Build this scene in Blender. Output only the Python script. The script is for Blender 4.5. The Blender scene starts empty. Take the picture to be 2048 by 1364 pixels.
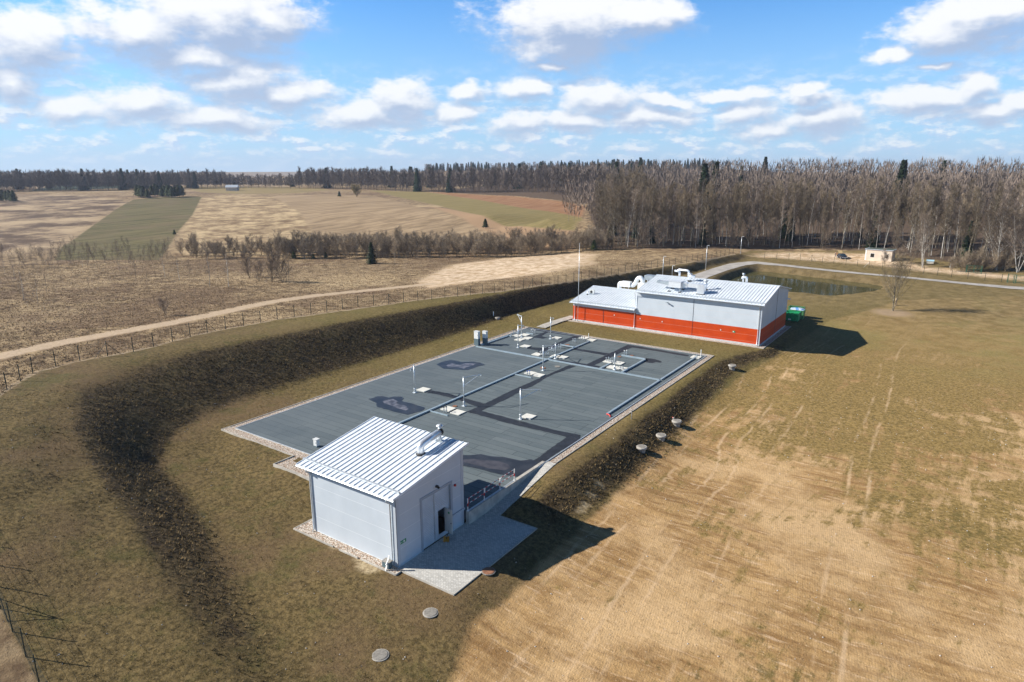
import bpy, math, random
import numpy as np
from mathutils import Vector, Matrix
C = bpy.context.scene.collection
R = math.radians
rnd = random.Random(7)
# ------------------------------------------------------------------ camera
CAM = Vector((31.927, -40.315, 28.0)); FPX = 1340.8; YAW = 0.6024; PIT = 0.2504
cd = bpy.data.cameras.new('camera'); cam = bpy.data.objects.new('camera', cd); C.objects.link(cam)
cam.location = CAM; cam.rotation_euler = (math.pi/2 - PIT, 0, YAW)
cd.sensor_width = 36; cd.lens = FPX/2048*36; cd.clip_end = 20000; cd.clip_start = 0.5
bpy.context.scene.camera = cam
sc = bpy.context.scene
sc.view_settings.view_transform = 'Standard'; sc.view_settings.look = 'None'
sc.view_settings.exposure = 0.56; sc.view_settings.gamma = 1
sc.cycles.use_denoising = True
sc.cycles.max_bounces = 5; sc.cycles.transparent_max_bounces = 8; sc.cycles.volume_bounces = 0
FW = Vector((-math.sin(YAW)*math.cos(PIT), math.cos(YAW)*math.cos(PIT), -math.sin(PIT)))
RT = Vector((math.cos(YAW), math.sin(YAW), 0)); UP = RT.cross(FW)
def ray(x, y): return (FW + RT*((x-1024)/FPX) + UP*((682-y)/FPX))
def up(x, y, z=0.0):                      # point of the plane z seen at photo pixel x, y
    d = ray(x, y); t = (z-CAM.z)/d.z; return CAM + d*t
def onax(x, y, ax, v):
    d = ray(x, y); t = (v-CAM[ax])/d[ax]; return CAM + d*t
def onpl(x, y, p0, n):
    d = ray(x, y); n = Vector(n); t = (Vector(p0)-CAM).dot(n)/d.dot(n); return CAM + d*t
def atd(x, y, D):                         # point at horizontal distance D
    d = ray(x, y); return CAM + d*(D/math.hypot(d.x, d.y))
# ------------------------------------------------------------------ sun
SEL = R(32); SAZ = math.atan2(0.51, 0.86)
sdir = Vector((math.cos(SAZ)*math.cos(SEL), math.sin(SAZ)*math.cos(SEL), -math.sin(SEL)))
sl = bpy.data.lights.new('sun', 'SUN'); sl.energy = 5.0; sl.angle = R(0.53); sl.color = (1, 0.945, 0.86)
so = bpy.data.objects.new('sun', sl); C.objects.link(so); so.rotation_euler = sdir.to_track_quat('-Z', 'Y').to_euler()
# ------------------------------------------------------------------ node helper
class NT:
    def __init__(s, t): s.t = t; s.n = t.nodes; s.l = t.links
    def node(s, ty, **k):
        n = s.n.new(ty)
        for a, b in k.items(): setattr(n, a, b)
        return n
    def put(s, sock, v):
        if v is None: return
        if isinstance(v, bpy.types.NodeSocket): s.l.new(v, sock)
        else:
            if isinstance(v, (tuple, list)) and len(v) == 3 and sock.type == 'RGBA': v = (*v, 1)
            sock.default_value = v
    def math(s, op, a, b=None, c=None, clamp=False):
        n = s.node('ShaderNodeMath', operation=op); n.use_clamp = clamp
        for i, v in enumerate((a, b, c)): s.put(n.inputs[i], v)
        return n.outputs[0]
    def vec(s, op, a, b=None, out=0, scale=None):
        n = s.node('ShaderNodeVectorMath', operation=op); s.put(n.inputs[0], a)
        if b is not None: s.put(n.inputs[1], b)
        if scale is not None: s.put(n.inputs[3], scale)
        return n.outputs[out]
    def mix(s, f, a, b, mode='MIX'):
        n = s.node('ShaderNodeMix', data_type='RGBA', blend_type=mode)
        s.put(n.inputs[0], f); s.put(n.inputs[6], a); s.put(n.inputs[7], b); return n.outputs[2]
    def noise(s, v, sc, det=3, rough=0.5, dist=0, out=0):
        n = s.node('ShaderNodeTexNoise'); s.put(n.inputs['Vector'], v); n.inputs['Scale'].default_value = sc
        n.inputs['Detail'].default_value = det; n.inputs['Roughness'].default_value = rough
        n.inputs['Distortion'].default_value = dist; return n.outputs[out]
    def mr(s, v, a, b, c=0.0, d=1.0, smooth=True):
        n = s.node('ShaderNodeMapRange'); n.interpolation_type = 'SMOOTHSTEP' if smooth else 'LINEAR'
        s.put(n.inputs[0], v)
        for i, q in enumerate((a, b, c, d)): s.put(n.inputs[i+1], q)
        return n.outputs[0]
    def mapv(s, v, scale=(1,1,1), rot=(0,0,0), loc=(0,0,0)):
        n = s.node('ShaderNodeMapping'); s.put(n.inputs[0], v)
        n.inputs[1].default_value = loc; n.inputs[2].default_value = rot; n.inputs[3].default_value = scale
        return n.outputs[0]
    def attr(s, name):
        n = s.node('ShaderNodeAttribute'); n.attribute_name = name; return n.outputs['Fac']
# ------------------------------------------------------------------ world: sky and clouds
CL = [(60,85,105,62),(25,165,62,48),(285,62,115,58),(440,40,150,75),(530,40,62,48),(390,110,120,38),(490,165,105,48),
 (575,190,75,34),(150,222,85,26),(285,205,85,32),(430,240,120,22),(800,205,62,36),(735,232,105,24),(915,222,48,22),
 (938,182,38,14),(1140,45,140,62),(1110,95,85,38),(1270,35,90,36),(1110,137,45,9),(1055,176,44,19),(1210,205,82,34),
 (1295,238,85,22),(1150,245,60,18),(1045,246,58,24),(1450,190,62,13),(1612,175,42,14),(1625,194,62,12),(1480,228,56,22),
 (1640,235,72,28),(1550,262,60,18),(1935,62,150,48),(1960,22,120,42),(1785,108,42,14),(1878,131,40,8),(1855,205,118,24),
 (1948,178,48,32),(1985,228,95,20),(2050,210,60,26),
 (1330,205,50,12),(-120,120,120,70),(2200,100,130,60),(2230,215,110,26),(-180,225,140,26)]
def azel(x, y):
    d = ray(x, y).normalized(); return math.degrees(math.atan2(d.x, d.y)), math.degrees(math.asin(d.z))
w = bpy.data.worlds.new('World'); sc.world = w; w.use_nodes = True
T = NT(w.node_tree); T.n.clear()
g = bpy.data.node_groups.new('cloud_field', 'ShaderNodeTree')
g.interface.new_socket('P', in_out='INPUT', socket_type='NodeSocketVector')
g.interface.new_socket('F', in_out='OUTPUT', socket_type='NodeSocketFloat'); g.interface.new_socket('A', in_out='OUTPUT', socket_type='NodeSocketFloat')
G = NT(g); gi = G.node('NodeGroupInput'); go = G.node('NodeGroupOutput')
P = gi.outputs[0]
wp = G.noise(P, 0.28, 3, 0.55, out=1)
wp = G.vec('MULTIPLY', G.vec('SUBTRACT', wp, (0.5,0.5,0.5)), (4.2,1.7,1))
Pw = G.vec('MULTIPLY', G.vec('ADD', P, wp), (1,1,0))
acc = None
for (cx_, cy_, rx, ry) in CL:
    a0, e0 = azel(cx_, cy_); a1, _ = azel(cx_+rx, cy_); _, e1 = azel(cx_, cy_-ry)
    sx = abs(a1-a0)*1.5; sy = abs(e1-e0)*1.55
    v = G.vec('MULTIPLY', G.vec('SUBTRACT', Pw, (a0, e0, 0)), (1/sx, 1/sy, 0))
    f = G.math('SUBTRACT', 1.0, G.vec('LENGTH', v, out=1))
    acc = f if acc is None else G.math('SMOOTH_MAX', acc, f, 0.18)
n1 = G.noise(G.vec('MULTIPLY', P, (0.7,1.5,1)), 0.42, 7, 0.60)
n2 = G.noise(G.vec('MULTIPLY', P, (0.8,1.5,1)), 1.5, 6, 0.65)
F = G.math('ADD', acc, G.math('ADD', G.math('MULTIPLY', G.math('SUBTRACT', n1, 0.5), 1.35), G.math('MULTIPLY', G.math('SUBTRACT', n2, 0.5), 0.5)))
G.l.new(F, go.inputs[0]); G.l.new(acc, go.inputs[1])
tc = T.node('ShaderNodeTexCoord'); dvec = T.vec('NORMALIZE', tc.outputs['Generated'])
sp = T.node('ShaderNodeSeparateXYZ'); T.l.new(dvec, sp.inputs[0]); X, Y, Z = sp.outputs
az = T.math('MULTIPLY', T.math('ARCTAN2', X, Y), 57.29578); el = T.math('MULTIPLY', T.math('ARCSINE', Z), 57.29578)
cb = T.node('ShaderNodeCombineXYZ'); T.l.new(az, cb.inputs[0]); T.l.new(el, cb.inputs[1]); PP = cb.outputs[0]
def field(off):
    n = T.node('ShaderNodeGroup'); n.node_tree = g
    T.l.new(T.vec('ADD', PP, off) if off is not None else PP, n.inputs[0]); return n.outputs[0], n.outputs[1]
oz = T.math('ADD', T.math('MULTIPLY', el, 0.10), 0.35); ov = T.node('ShaderNodeCombineXYZ'); T.l.new(T.math('MULTIPLY', oz, -0.45), ov.inputs[0]); T.l.new(oz, ov.inputs[1])
f0, a0 = field(None); f1, a1 = field(ov.outputs[0])
puff = T.math('SUBTRACT', T.math('SUBTRACT', f0, a0), T.math('SUBTRACT', f1, a1))
lit = T.mr(T.math('ADD', T.math('ADD', T.math('MULTIPLY', T.math('SUBTRACT', a0, a1), 1.5), T.math('MULTIPLY', T.math('SUBTRACT', T.noise(PP, 0.22, 4, 0.6), 0.5), 0.9)), T.math('ADD', T.math('MULTIPLY', puff, 0.8), T.math('MULTIPLY', f0, -0.36))), -0.50, 0.42)
cover = T.mix(lit, T.mr(f0, -0.18, 0.75), T.mr(f0, -0.02, 0.48))
ccol = T.mix(lit, (0.28, 0.355, 0.50), (0.70, 0.705, 0.72))
skyt = T.node('ShaderNodeTexSky', sky_type='NISHITA'); skyt.sun_disc = False
skyt.sun_elevation = SEL; skyt.sun_rotation = math.atan2(-0.86, -0.51); skyt.air_density = 1.0; skyt.dust_density = 0.6; skyt.ozone_density = 1.6
base = T.mix(1.0, skyt.outputs[0], (0.54, 1.06, 1.62), 'MULTIPLY')
SKY = 0.081
sky_s = T.vec('SCALE', base, scale=T.math('MULTIPLY', SKY, T.mr(el, 12.5, 32, 1.0, 0.19)))
# pale layers of distant cloud near the horizon
low = T.mr(el, 0.0, 12.0, 1.0, 0.0)
vn = T.noise(T.vec('MULTIPLY', PP, (0.42, 1.0, 1)), 1.0, 6, 0.62); vn2 = T.noise(T.vec('ADD', T.vec('MULTIPLY', PP, (0.42, 1.0, 1)), (-0.1, 0.32, 0)), 1.0, 6, 0.62)
sky2 = T.mix(T.math('MULTIPLY', T.mr(el, 0.0, 15.0, 0.95, 0.0), 0.8), sky_s, (0.34, 0.50, 0.69))
lowm = T.math('MULTIPLY', T.math('MULTIPLY', T.mr(vn, 0.42, 0.66), T.mr(el, 3.0, 9.0, 0.9, 0.0)), T.mr(el, 0.2, 1.6, 0.35, 1.0))
sky2 = T.mix(lowm, sky2, T.mix(T.mr(T.math('SUBTRACT', vn, vn2), -0.05, 0.08), (0.39, 0.49, 0.65), (0.62, 0.66, 0.70)))
ccol2 = T.mix(T.math('MULTIPLY', low, 0.30), ccol, (0.53, 0.60, 0.68))
full = T.mix(T.math('MULTIPLY', cover, 0.96), sky2, ccol2)
full = T.mix(T.mr(el, -1.0, 3.0, 0.6, 0.0), full, (0.45, 0.545, 0.67))
bg = T.node('ShaderNodeBackground'); T.l.new(full, bg.inputs[0]); bg.inputs[1].default_value = 1.0
wo = T.node('ShaderNodeOutputWorld'); T.l.new(bg.outputs[0], wo.inputs[0])
w.cycles.sampling_method = 'MANUAL'; w.cycles.sample_map_resolution = 512
# ------------------------------------------------------------------ materials
MATS = {}
def mat(name, col, rough=0.6, metal=0.0, var=0.0, vscale=3.0, bump=0.0, bscale=20.0, fn=None, spec=0.5):
    if name in MATS: return MATS[name]
    m = bpy.data.materials.new(name); m.use_nodes = True; t = NT(m.node_tree)
    b = t.n['Principled BSDF']; b.inputs['Roughness'].default_value = rough; b.inputs['Metallic'].default_value = metal
    b.inputs['Specular IOR Level'].default_value = spec
    oc = t.node('ShaderNodeTexCoord').outputs['Object']
    c = col
    if fn: c = fn(t, oc, b)
    elif var > 0:
        n = t.noise(oc, vscale, 4, 0.6)
        dk = tuple(max(0, q*(1-var)) for q in col); lt = tuple(min(1, q*(1+var)) for q in col)
        c = t.mix(t.mr(n, 0.3, 0.7), dk, lt)
    if c is not None: t.put(b.inputs['Base Color'], c)
    if bump > 0:
        bn = t.node('ShaderNodeBump'); bn.inputs['Strength'].default_value = bump; bn.inputs['Distance'].default_value = 0.05
        t.l.new(t.noise(oc, bscale, 4, 0.6), bn.inputs['Height']); t.l.new(bn.outputs[0], b.inputs['Normal'])
    MATS[name] = m; return m
# ------------------------------------------------------------------ mesh builder
class MB:
    def __init__(s): s.v = []; s.f = []; s.m = []
    def add(s, vs, fs, mi=0):
        o = len(s.v); s.v += [tuple(q) for q in vs]; s.f += [tuple(o+i for i in f) for f in fs]; s.m += [mi]*len(fs); return s
    def box(s, x0, y0, z0, x1, y1, z1, mi=0):
        return s.add([(x0,y0,z0),(x1,y0,z0),(x1,y1,z0),(x0,y1,z0),(x0,y0,z1),(x1,y0,z1),(x1,y1,z1),(x0,y1,z1)],
            [(0,3,2,1),(4,5,6,7),(0,1,5,4),(1,2,6,5),(2,3,7,6),(3,0,4,7)], mi)
    def bar(s, a, b, w_, h_, mi=0, upv=(0,0,1)):
        a = Vector(a); b = Vector(b); d = (b-a).normalized(); u = Vector(upv)
        if abs(d.dot(u)) > 0.98: u = Vector((1,0,0))
        r = d.cross(u).normalized(); u = r.cross(d).normalized(); r *= w_/2; u *= h_/2
        vs = [a-r-u, a+r-u, a+r+u, a-r+u, b-r-u, b+r-u, b+r+u, b-r+u]
        return s.add(vs, [(0,1,2,3),(7,6,5,4),(0,4,5,1),(1,5,6,2),(2,6,7,3),(3,7,4,0)], mi)
    def tube(s, pts, r, n=8, mi=0, cap=True):
        pts = [Vector(p) for p in pts]; rr = r if isinstance(r, (list, tuple)) else [r]*len(pts)
        o = len(s.v); prev = None
        for i, p in enumerate(pts):
            d = (pts[min(i+1, len(pts)-1)]-pts[max(i-1, 0)]).normalized()
            a = prev if prev is not None else (Vector((0,0,1)) if abs(d.z) < 0.9 else Vector((1,0,0)))
            a = (a - d*a.dot(d)).normalized(); prev = a; b = d.cross(a)
            for k in range(n):
                t = 2*math.pi*k/n; s.v.append(tuple(p + (a*math.cos(t)+b*math.sin(t))*rr[i]))
        for i in range(len(pts)-1):
            for k in range(n):
                s.f.append((o+i*n+k, o+i*n+(k+1)%n, o+(i+1)*n+(k+1)%n, o+(i+1)*n+k)); s.m.append(mi)
        if cap:
            s.f.append(tuple(o+k for k in reversed(range(n)))); s.m.append(mi)
            s.f.append(tuple(o+(len(pts)-1)*n+k for k in range(n))); s.m.append(mi)
        return s
    def lathe(s, c, prof, n=16, mi=0):
        o = len(s.v); c = Vector(c)
        for (r, z) in prof:
            for k in range(n): t = 2*math.pi*k/n; s.v.append((c.x+r*math.cos(t), c.y+r*math.sin(t), c.z+z))
        for i in range(len(prof)-1):
            for k in range(n): s.f.append((o+i*n+k, o+i*n+(k+1)%n, o+(i+1)*n+(k+1)%n, o+(i+1)*n+k)); s.m.append(mi)
        s.f.append(tuple(o+k for k in reversed(range(n)))); s.m.append(mi)
        s.f.append(tuple(o+(len(prof)-1)*n+k for k in range(n))); s.m.append(mi); return s
    def prism(s, poly, z0, z1, mi=0):
        n = len(poly); vs = [(p[0],p[1],z0) for p in poly]+[(p[0],p[1],z1) for p in poly]
        return s.add(vs, [tuple(reversed(range(n))), tuple(range(n, 2*n))]+[(i,(i+1)%n,n+(i+1)%n,n+i) for i in range(n)], mi)
    def build(s, name, m, parent=None, smooth=False, loc=None, bevel=0):
        me = bpy.data.meshes.new(name); me.from_pydata(s.v, [], s.f)
        ms = m if isinstance(m, (list, tuple)) else [m]
        for q in ms: me.materials.append(q)
        if len(ms) > 1: me.polygons.foreach_set('material_index', s.m)
        if smooth: me.polygons.foreach_set('use_smooth', [True]*len(s.f))
        me.update()
        o = bpy.data.objects.new(name, me); C.objects.link(o)
        if loc is not None: o.location = loc
        if parent is not None: o.parent = parent
        if bevel:
            b = o.modifiers.new('bevel', 'BEVEL'); b.width = bevel; b.segments = 1; b.limit_method = 'ANGLE'
        return o
def pieces(name, m, parent, *bxs):
    for b in bxs: MB().box(*b).build(name, m, parent)
def tag(o, label=None, cat=None, group=None, kind=None):
    if label: o['label'] = label
    if cat: o['category'] = cat
    if group: o['group'] = group
    if kind: o['kind'] = kind
    return o
def thing(name, loc, label, cat, group=None, rz=0):
    o = bpy.data.objects.new(name, None); C.objects.link(o); o.location = loc; o.rotation_euler = (0,0,rz)
    o.empty_display_size = 0.2; return tag(o, label, cat, group)
def copy_tree(o, parent=None):
    c = o.copy(); C.objects.link(c); c.parent = parent
    for ch in [q for q in bpy.data.objects if q.parent == o]: copy_tree(ch, c)
    return c
# ------------------------------------------------------------------ terrain
cp = []
def K(z, *pts):
    for (x, y) in pts: p = up(x, y, z); cp.append((p.x, p.y, z))
def Wd(z, *pts):
    for (x, y) in pts: cp.append((x, y, z))
def resam(pts, step):
    out = [pts[0]]
    for a, b in zip(pts[:-1], pts[1:]):
        L = math.dist(a[:2], b[:2]); n = max(1, int(L/step))
        for i in range(1, n+1): out.append(tuple(a[k]+(b[k]-a[k])*i/n for k in range(len(a))))
    return out
def poly3(*p):                            # (px,py,z) -> world polyline
    return [tuple(up(x, y, z)) for (x, y, z) in p]
for yy in (6, 20, 35, 50, 62):
    Wd(-0.05, (-35.5, yy), (-25, yy), (-12, yy), (-1, yy), (1.2, yy))
Wd(-0.05, (-35,68),(-25,66),(-12,66),(3,66),(-38,75),(-38,90),(-30,92),(-10,92),(5,92),(-36,0),(-28,-1.5),(-20,-1.6))
crestR = [(2.2,8,-0.15),(3.4,11,-0.15),(4.0,15,-0.15),(3.7,27,-0.15),(2.8,39,-0.1),(2.0,51,-0.1),(2.3,59,-0.1),(4.5,67,-0.15),(6.0,70,-0.2)]
toeR = [(6.0,4,-1.6),(6.6,7.2,-1.65),(6.4,15,-1.6),(5.8,23,-1.55),(5.95,28,-1.5),(5.6,34,-1.45),(5.2,46,-1.3),(4.8,58,-1.1),(7.4,68,-1.0),(9.5,72,-0.9)]
for q in resam(crestR, 3)+resam(toeR, 3): cp.append(q)
Wd(-1.1, (-11.5,-9.5),(-5,-9.6),(0,-9.6),(5.2,-9),(5.4,-3),(5.2,2),(-11.5,-6),(1.5,-5),(1.5,0)); Wd(-0.7, (-11.6,-3)); Wd(-0.3,(-12,-1.5),(-18,-4))
crestL = poly3((130,772,4.6),(160,745,4.6),(300,712,4.6),(480,680,4.5),(700,640,4.25),(850,615,3.75),(1000,590,3.2),(1150,562,2.6),(1300,540,2.1),(1400,526,1.8),(1480,508,1.5))
toeL = [(-36.5,-5.5,-0.1),(-38.8,-1.5,-0.1),(-40.2,4,-0.1)]+[(-40.4,12,-0.1),(-40.6,24,-0.1),(-40.6,40,-0.1),(-41.6,55,-0.1),(-43.2,72,-0.1),(-43,90,-0.1)]
toeL += poly3((1250,566,0),(1390,546,0),(1440,530,0.1),(1488,517,0.3))
def offs(pl, d, dz=0.0):
    out = []
    for i, p in enumerate(pl):
        a = pl[max(0, i-1)]; b = pl[min(len(pl)-1, i+1)]; dx, dy = b[0]-a[0], b[1]-a[1]; L = math.hypot(dx, dy) or 1
        out.append((p[0]-dy/L*d, p[1]+dx/L*d, p[2]+dz))
    return out
cL = resam(crestL, 3.2); tL = resam(toeL, 3.2)
for q in cL+tL+offs(cL, 1.3, .05)+offs(tL, -1.3, 0): cp.append(q)
crestN = poly3((130,772,4.6),(150,830,3.9),(185,900,2.9),(235,1000,1.8),(300,1150,0.8),(400,1364,-0.15),(520,1560,0.0))
toeN = [(-36.5,-5.5,-0.1)]+poly3((310,930,-0.3),(400,1010,-0.6),(480,1130,-0.9),(610,1364,-1.3),(800,1560,-1.5))
cN = resam(crestN, 2.5); tN = resam(toeN, 2.5)
for q in cN+tN+offs(cN, -1.2, .04)+offs(tN, 1.2, 0): cp.append(q)
K(4.6,(100,800)); K(4.35,(60,850)); K(3.6,(0,960)); K(3.3,(120,900)); K(2.75,(60,1000)); K(2.4,(150,1000)); K(1.9,(60,1130)); K(1.5,(170,1100)); K(1.6,(0,1200)); K(1.05,(200,1150)); K(.5,(100,1364)); K(.15,(260,1364)); K(4.6,(0,760))
K(-0.6,(480,940),(430,900)); K(-1.0,(560,1050),(600,1200)); K(-1.25,(760,1250),(850,1225)); K(-1.4,(760,1310)); K(-1.5,(950,1240)); K(-1.65,(930,1364),(900,1560))
K(-1.7,(1010,1210),(1100,1180),(1220,1080),(1300,1000)); K(-1.85,(1400,1200),(1200,1364),(1600,1364),(1600,1100)); K(-2.0,(2048,1364),(2048,1100),(2300,1200)); K(-1.6,(1500,850),(2048,850),(1600,800))
K(-1.4,(1600,750),(1850,750)); K(-1.1,(1650,700),(2040,700),(1760,690)); K(-0.8,(1690,660),(1900,650)); K(-0.5,(1640,625),(1800,620),(2040,630)); K(-0.1,(1785,600),(1900,595)); K(-0.2,(2040,590))
K(0.0,(1520,525),(1640,540),(1800,553),(1950,565)); K(-0.2,(2045,577)); K(0.5,(1687,515),(1600,508),(1550,505)); K(0.4,(1740,525)); K(0.3,(1850,535)); K(0.2,(2030,545)); K(0.5,(1500,512))
K(1.0,(1190,498),(1260,498),(1350,499),(1480,499)); K(1.2,(1600,497),(1700,500),(1850,520)); K(1.2,(2048,535),(2300,560))
# outside the fence
for q in resam(poly3((0,800,4.6),(160,722,4.6),(420,664,4.5),(700,620,4.2),(1000,586,3.2),(1160,560,2.5),(1300,537,2.0),(1470,508,1.6)), 8): cp.append(q)
for q in resam(poly3((-50,715,4.3),(137,683,4.3),(300,652,4.2),(520,607,3.7),(640,592,3.3),(800,575,2.8),(1000,552,2.2)), 8): cp.append(q)
K(3.2,(0,640),(200,620)); K(2.6,(400,590),(600,570)); K(1.6,(0,580),(200,575)); K(0.6,(400,545),(600,545),(200,548)); K(0.5,(800,535)); K(1.0,(1000,525),(1150,520)); K(1.2,(1250,515),(1350,508))
K(-1.2,(-100,520),(0,522),(150,520),(300,520),(450,520),(600,520),(740,522)); K(-1.0,(870,517)); K(-0.5,(1000,512)); K(0.2,(1150,503))
K(-0.8,(0,500),(150,500),(300,500),(450,495),(600,490),(740,490),(900,490)); K(0.2,(1100,486),(1160,486))
K(2,(-100,450),(0,450)); K(1.5,(250,460),(400,460),(560,455),(700,455),(850,460)); K(1.5,(1000,455),(1100,455))
K(6.5,(0,400),(-100,400)); K(6.5,(300,405),(450,402),(600,402),(750,405)); K(5.5,(870,418),(980,430),(1100,438)); K(9.5,(0,379),(-150,378)); K(9,(200,385),(390,385),(500,378),(620,378),(720,380)); K(8.5,(850,385)); K(7.5,(950,393),(1050,398)); K(5.5,(1160,412))
K(3,(1180,440))
def Wp(z, D, *xs):
    for x in xs: p = atd(x, 339, D); cp.append((p.x, p.y, z))
Wp(9,760,-200,0,200,400,600); Wp(9,700,750,900); Wp(8,1000,-100,300,600); Wp(26,1500,900,1000,1150); Wp(30,1300,1300,1420); Wp(20,1050,1000,1150); Wp(22,950,1300,1450,1550)
Wp(9,330,1300,1500,1700,1900,2100); Wp(14,450,1250,1500,1750,2000,2300); Wp(12,520,1100,1180); Wp(18,650,1300,1600,1900,2200)
Wp(14,1100,1700,2100,2500); Wp(5,2000,-400,0,400,700,1700,2300); Wp(12,2200,1100)
for a_ in range(0, 360, 24):
    for D_ in (3600, 6500): cp.append((CAM.x+D_*math.cos(R(a_)), CAM.y+D_*math.sin(R(a_)), 3.0))
for a_ in range(150, 420, 30):
    a2 = math.degrees(YAW)+a_-60+0
for (x, y, z) in [(60,-60,-2.4),(20,-60,-1.8),(-20,-60,3),(-60,-50,4.5),(-100,-20,4),(-150,0,3),(90,-20,-2.4),(100,60,-1.6),(120,140,-0.5),(40,-120,-2),(-90,-120,2),(150,-80,-3),(-250,60,1),(-300,-100,3),(200,200,1),(300,0,0),(0,-400,0),(-600,0,6),(600,300,6),(500,-300,2)]: cp.append((x,y,z))
CPA = np.array(cp); _, ui = np.unique(np.round(CPA[:, :2], 1), axis=0, return_index=True); CPA = CPA[np.sort(ui)]
def phi(r): return -np.sqrt(r*r+.25)
_D = np.sqrt(((CPA[:, None, :2]-CPA[None, :, :2])**2).sum(2)); n_ = len(CPA)
A_ = np.zeros((n_+1, n_+1)); A_[:n_, :n_] = phi(_D) - 0.0*np.eye(n_); A_[:n_, n_] = 1; A_[n_, :n_] = 1
A_[:n_, :n_] += 0.12*np.eye(n_)
WT = np.linalg.solve(A_, np.append(CPA[:, 2], 0))
def hrbf(x, y):
    out = np.empty(x.size); xf = x.ravel(); yf = y.ravel()
    for i in range(0, x.size, 20000):
        d = np.sqrt((xf[i:i+20000, None]-CPA[None, :, 0])**2+(yf[i:i+20000, None]-CPA[None, :, 1])**2)
        out[i:i+20000] = phi(d)@WT[:n_]+WT[n_]
    return out.reshape(x.shape)
def sdf(poly, x, y):                      # signed distance, negative inside
    d = np.full(x.shape, 1e18); ins = np.zeros(x.shape, bool); n = len(poly)
    for i in range(n):
        ax, ay = poly[i][:2]; bx, by = poly[(i+1) % n][:2]; ex, ey = bx-ax, by-ay
        t = np.clip(((x-ax)*ex+(y-ay)*ey)/max(ex*ex+ey*ey, 1e-9), 0, 1)
        d = np.minimum(d, (x-ax-t*ex)**2+(y-ay-t*ey)**2)
        c = ((ay > y) != (by > y)) & (x < ex*(y-ay)/(ey if ey else 1e-9)+ax); ins ^= c
    return np.sqrt(d)*np.where(ins, -1, 1)
def ldist(pl, x, y):
    d = np.full(x.shape, 1e18)
    for a, b in zip(pl[:-1], pl[1:]):
        ex, ey = b[0]-a[0], b[1]-a[1]; t = np.clip(((x-a[0])*ex+(y-a[1])*ey)/max(ex*ex+ey*ey, 1e-9), 0, 1)
        d = np.minimum(d, (x-a[0]-t*ex)**2+(y-a[1]-t*ey)**2)
    return np.sqrt(d)
NG = 820; A0 = 40.0; GX0, GY0 = -8.0, 18.0; LIM = 6500.0
kk = math.asinh(LIM/A0); tt = np.linspace(-1, 1, NG); sx_ = A0*np.sinh(tt*kk)
gx = GX0+sx_; gy = GY0+sx_; XX, YY = np.meshgrid(gx, gy, indexing='ij')
H = hrbf(XX, YY)
WZ = -1.7
pond = [tuple(up(x, y, WZ)) for (x, y) in [(1425,560),(1440,548),(1480,541),(1540,541),(1600,546),(1700,559),(1768,573),(1755,584),(1715,592),(1660,597),(1620,592),(1560,586),(1500,580),(1450,572)]]
sp_ = sdf(pond, XX, YY); H = np.minimum(H, WZ+np.where(sp_ > 0, sp_*0.55, sp_*0.25)-0.02)
def smooth01(t): t = np.clip(t, 0, 1); return t*t*(3-2*t)
def rect(x0, y0, x1, y1): return [(x0,y0),(x1,y0),(x1,y1),(x0,y1)]
# flat formation levels: tank deck + shop, yard, ramp
s1 = sdf(rect(-34.2,-0.2,0.9,60.3), XX, YY); H = H*(smooth01(s1/1.5))+(-0.12)*(1-smooth01(s1/1.5))
s2 = sdf(rect(-31,69.2,6,89), XX, YY); H = H*(smooth01(s2/2))+(-0.1)*(1-smooth01(s2/2))
ROAD_W = [((1335,590,0),4.6),((1360,575,0),4.6),((1400,553,0),4.8),((1440,539,0),4.8),((1475,529,0),5.2),((1510,525,0),5.0),((1560,530,0),3.8),((1640,539,0),3.3),((1720,547,0),3.2),((1800,554,0),3.2),((1870,561,0),3.3),((1950,569,0),3.6),((2020,576,-.1),4.5),((2120,583,-.2),4.5)]
rl = [tuple(up(*p)) for p, _ in ROAD_W]
s3 = ldist(rl, XX, YY)
# yard + ramp cut
rz_ = np.interp(np.clip(YY, -1e9, 1e9), [100,400], [0.02,-0.02])*0-0.02
kr = smooth01((s3-2.6)/4.0); H = np.where(s3 < 6.6, H*kr+rz_*(1-kr), H)
def rampz(y): return np.where(y < 2.4, -1.1, -1.1+1.12*np.clip((y-2.4)/9.3, 0, 1))
yard = [(-12.0,-9.2),(5.05,-9.2),(5.05,2.5),(1.35,2.5),(1.15,12.2),(-0.2,12.2),(-0.2,-0.3),(-12.0,-0.3)]
s4 = sdf(yard, XX, YY); tgt = rampz(YY)-0.06
k4 = smooth01((s4-0.15)/1.6); H = np.where(s4 < 1.8, H*k4+tgt*(1-k4), H)
H = np.where((s1 < 0.2) & (s4 > 0.3), np.minimum(H, -0.12), H)
H = np.where((sdf(rect(-33.6,0.4,-0.6,58.9), XX, YY) < 0), -0.6, H)
rg = np.random.RandomState(3)
dc = np.sqrt((XX-CAM.x)**2+(YY-CAM.y)**2)
flatm = np.minimum(np.minimum(s1, s2), np.minimum(s4, s3-3)) > 0.8
H = H+np.where(flatm & (dc < 400), rg.normal(0, 1, H.shape)*np.where(dc < 160, 0.022, 0.05), 0)
def hgrid(x, y):
    x = np.asarray(x, float); y = np.asarray(y, float)
    def ix(v, g0): q = (np.arcsinh((v-g0)/A0)/kk+1)/2*(NG-1); return np.clip(q, 0, NG-1.001)
    u, v = ix(x, GX0), ix(y, GY0); i = u.astype(int); j = v.astype(int)
    a = (x-gx[i])/(gx[i+1]-gx[i]); b = (y-gy[j])/(gy[j+1]-gy[j])
    return H[i,j]*(1-a)*(1-b)+H[i+1,j]*a*(1-b)+H[i,j+1]*(1-a)*b+H[i+1,j+1]*a*b
def hz_(x, y): return float(hgrid(x, y))
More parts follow.
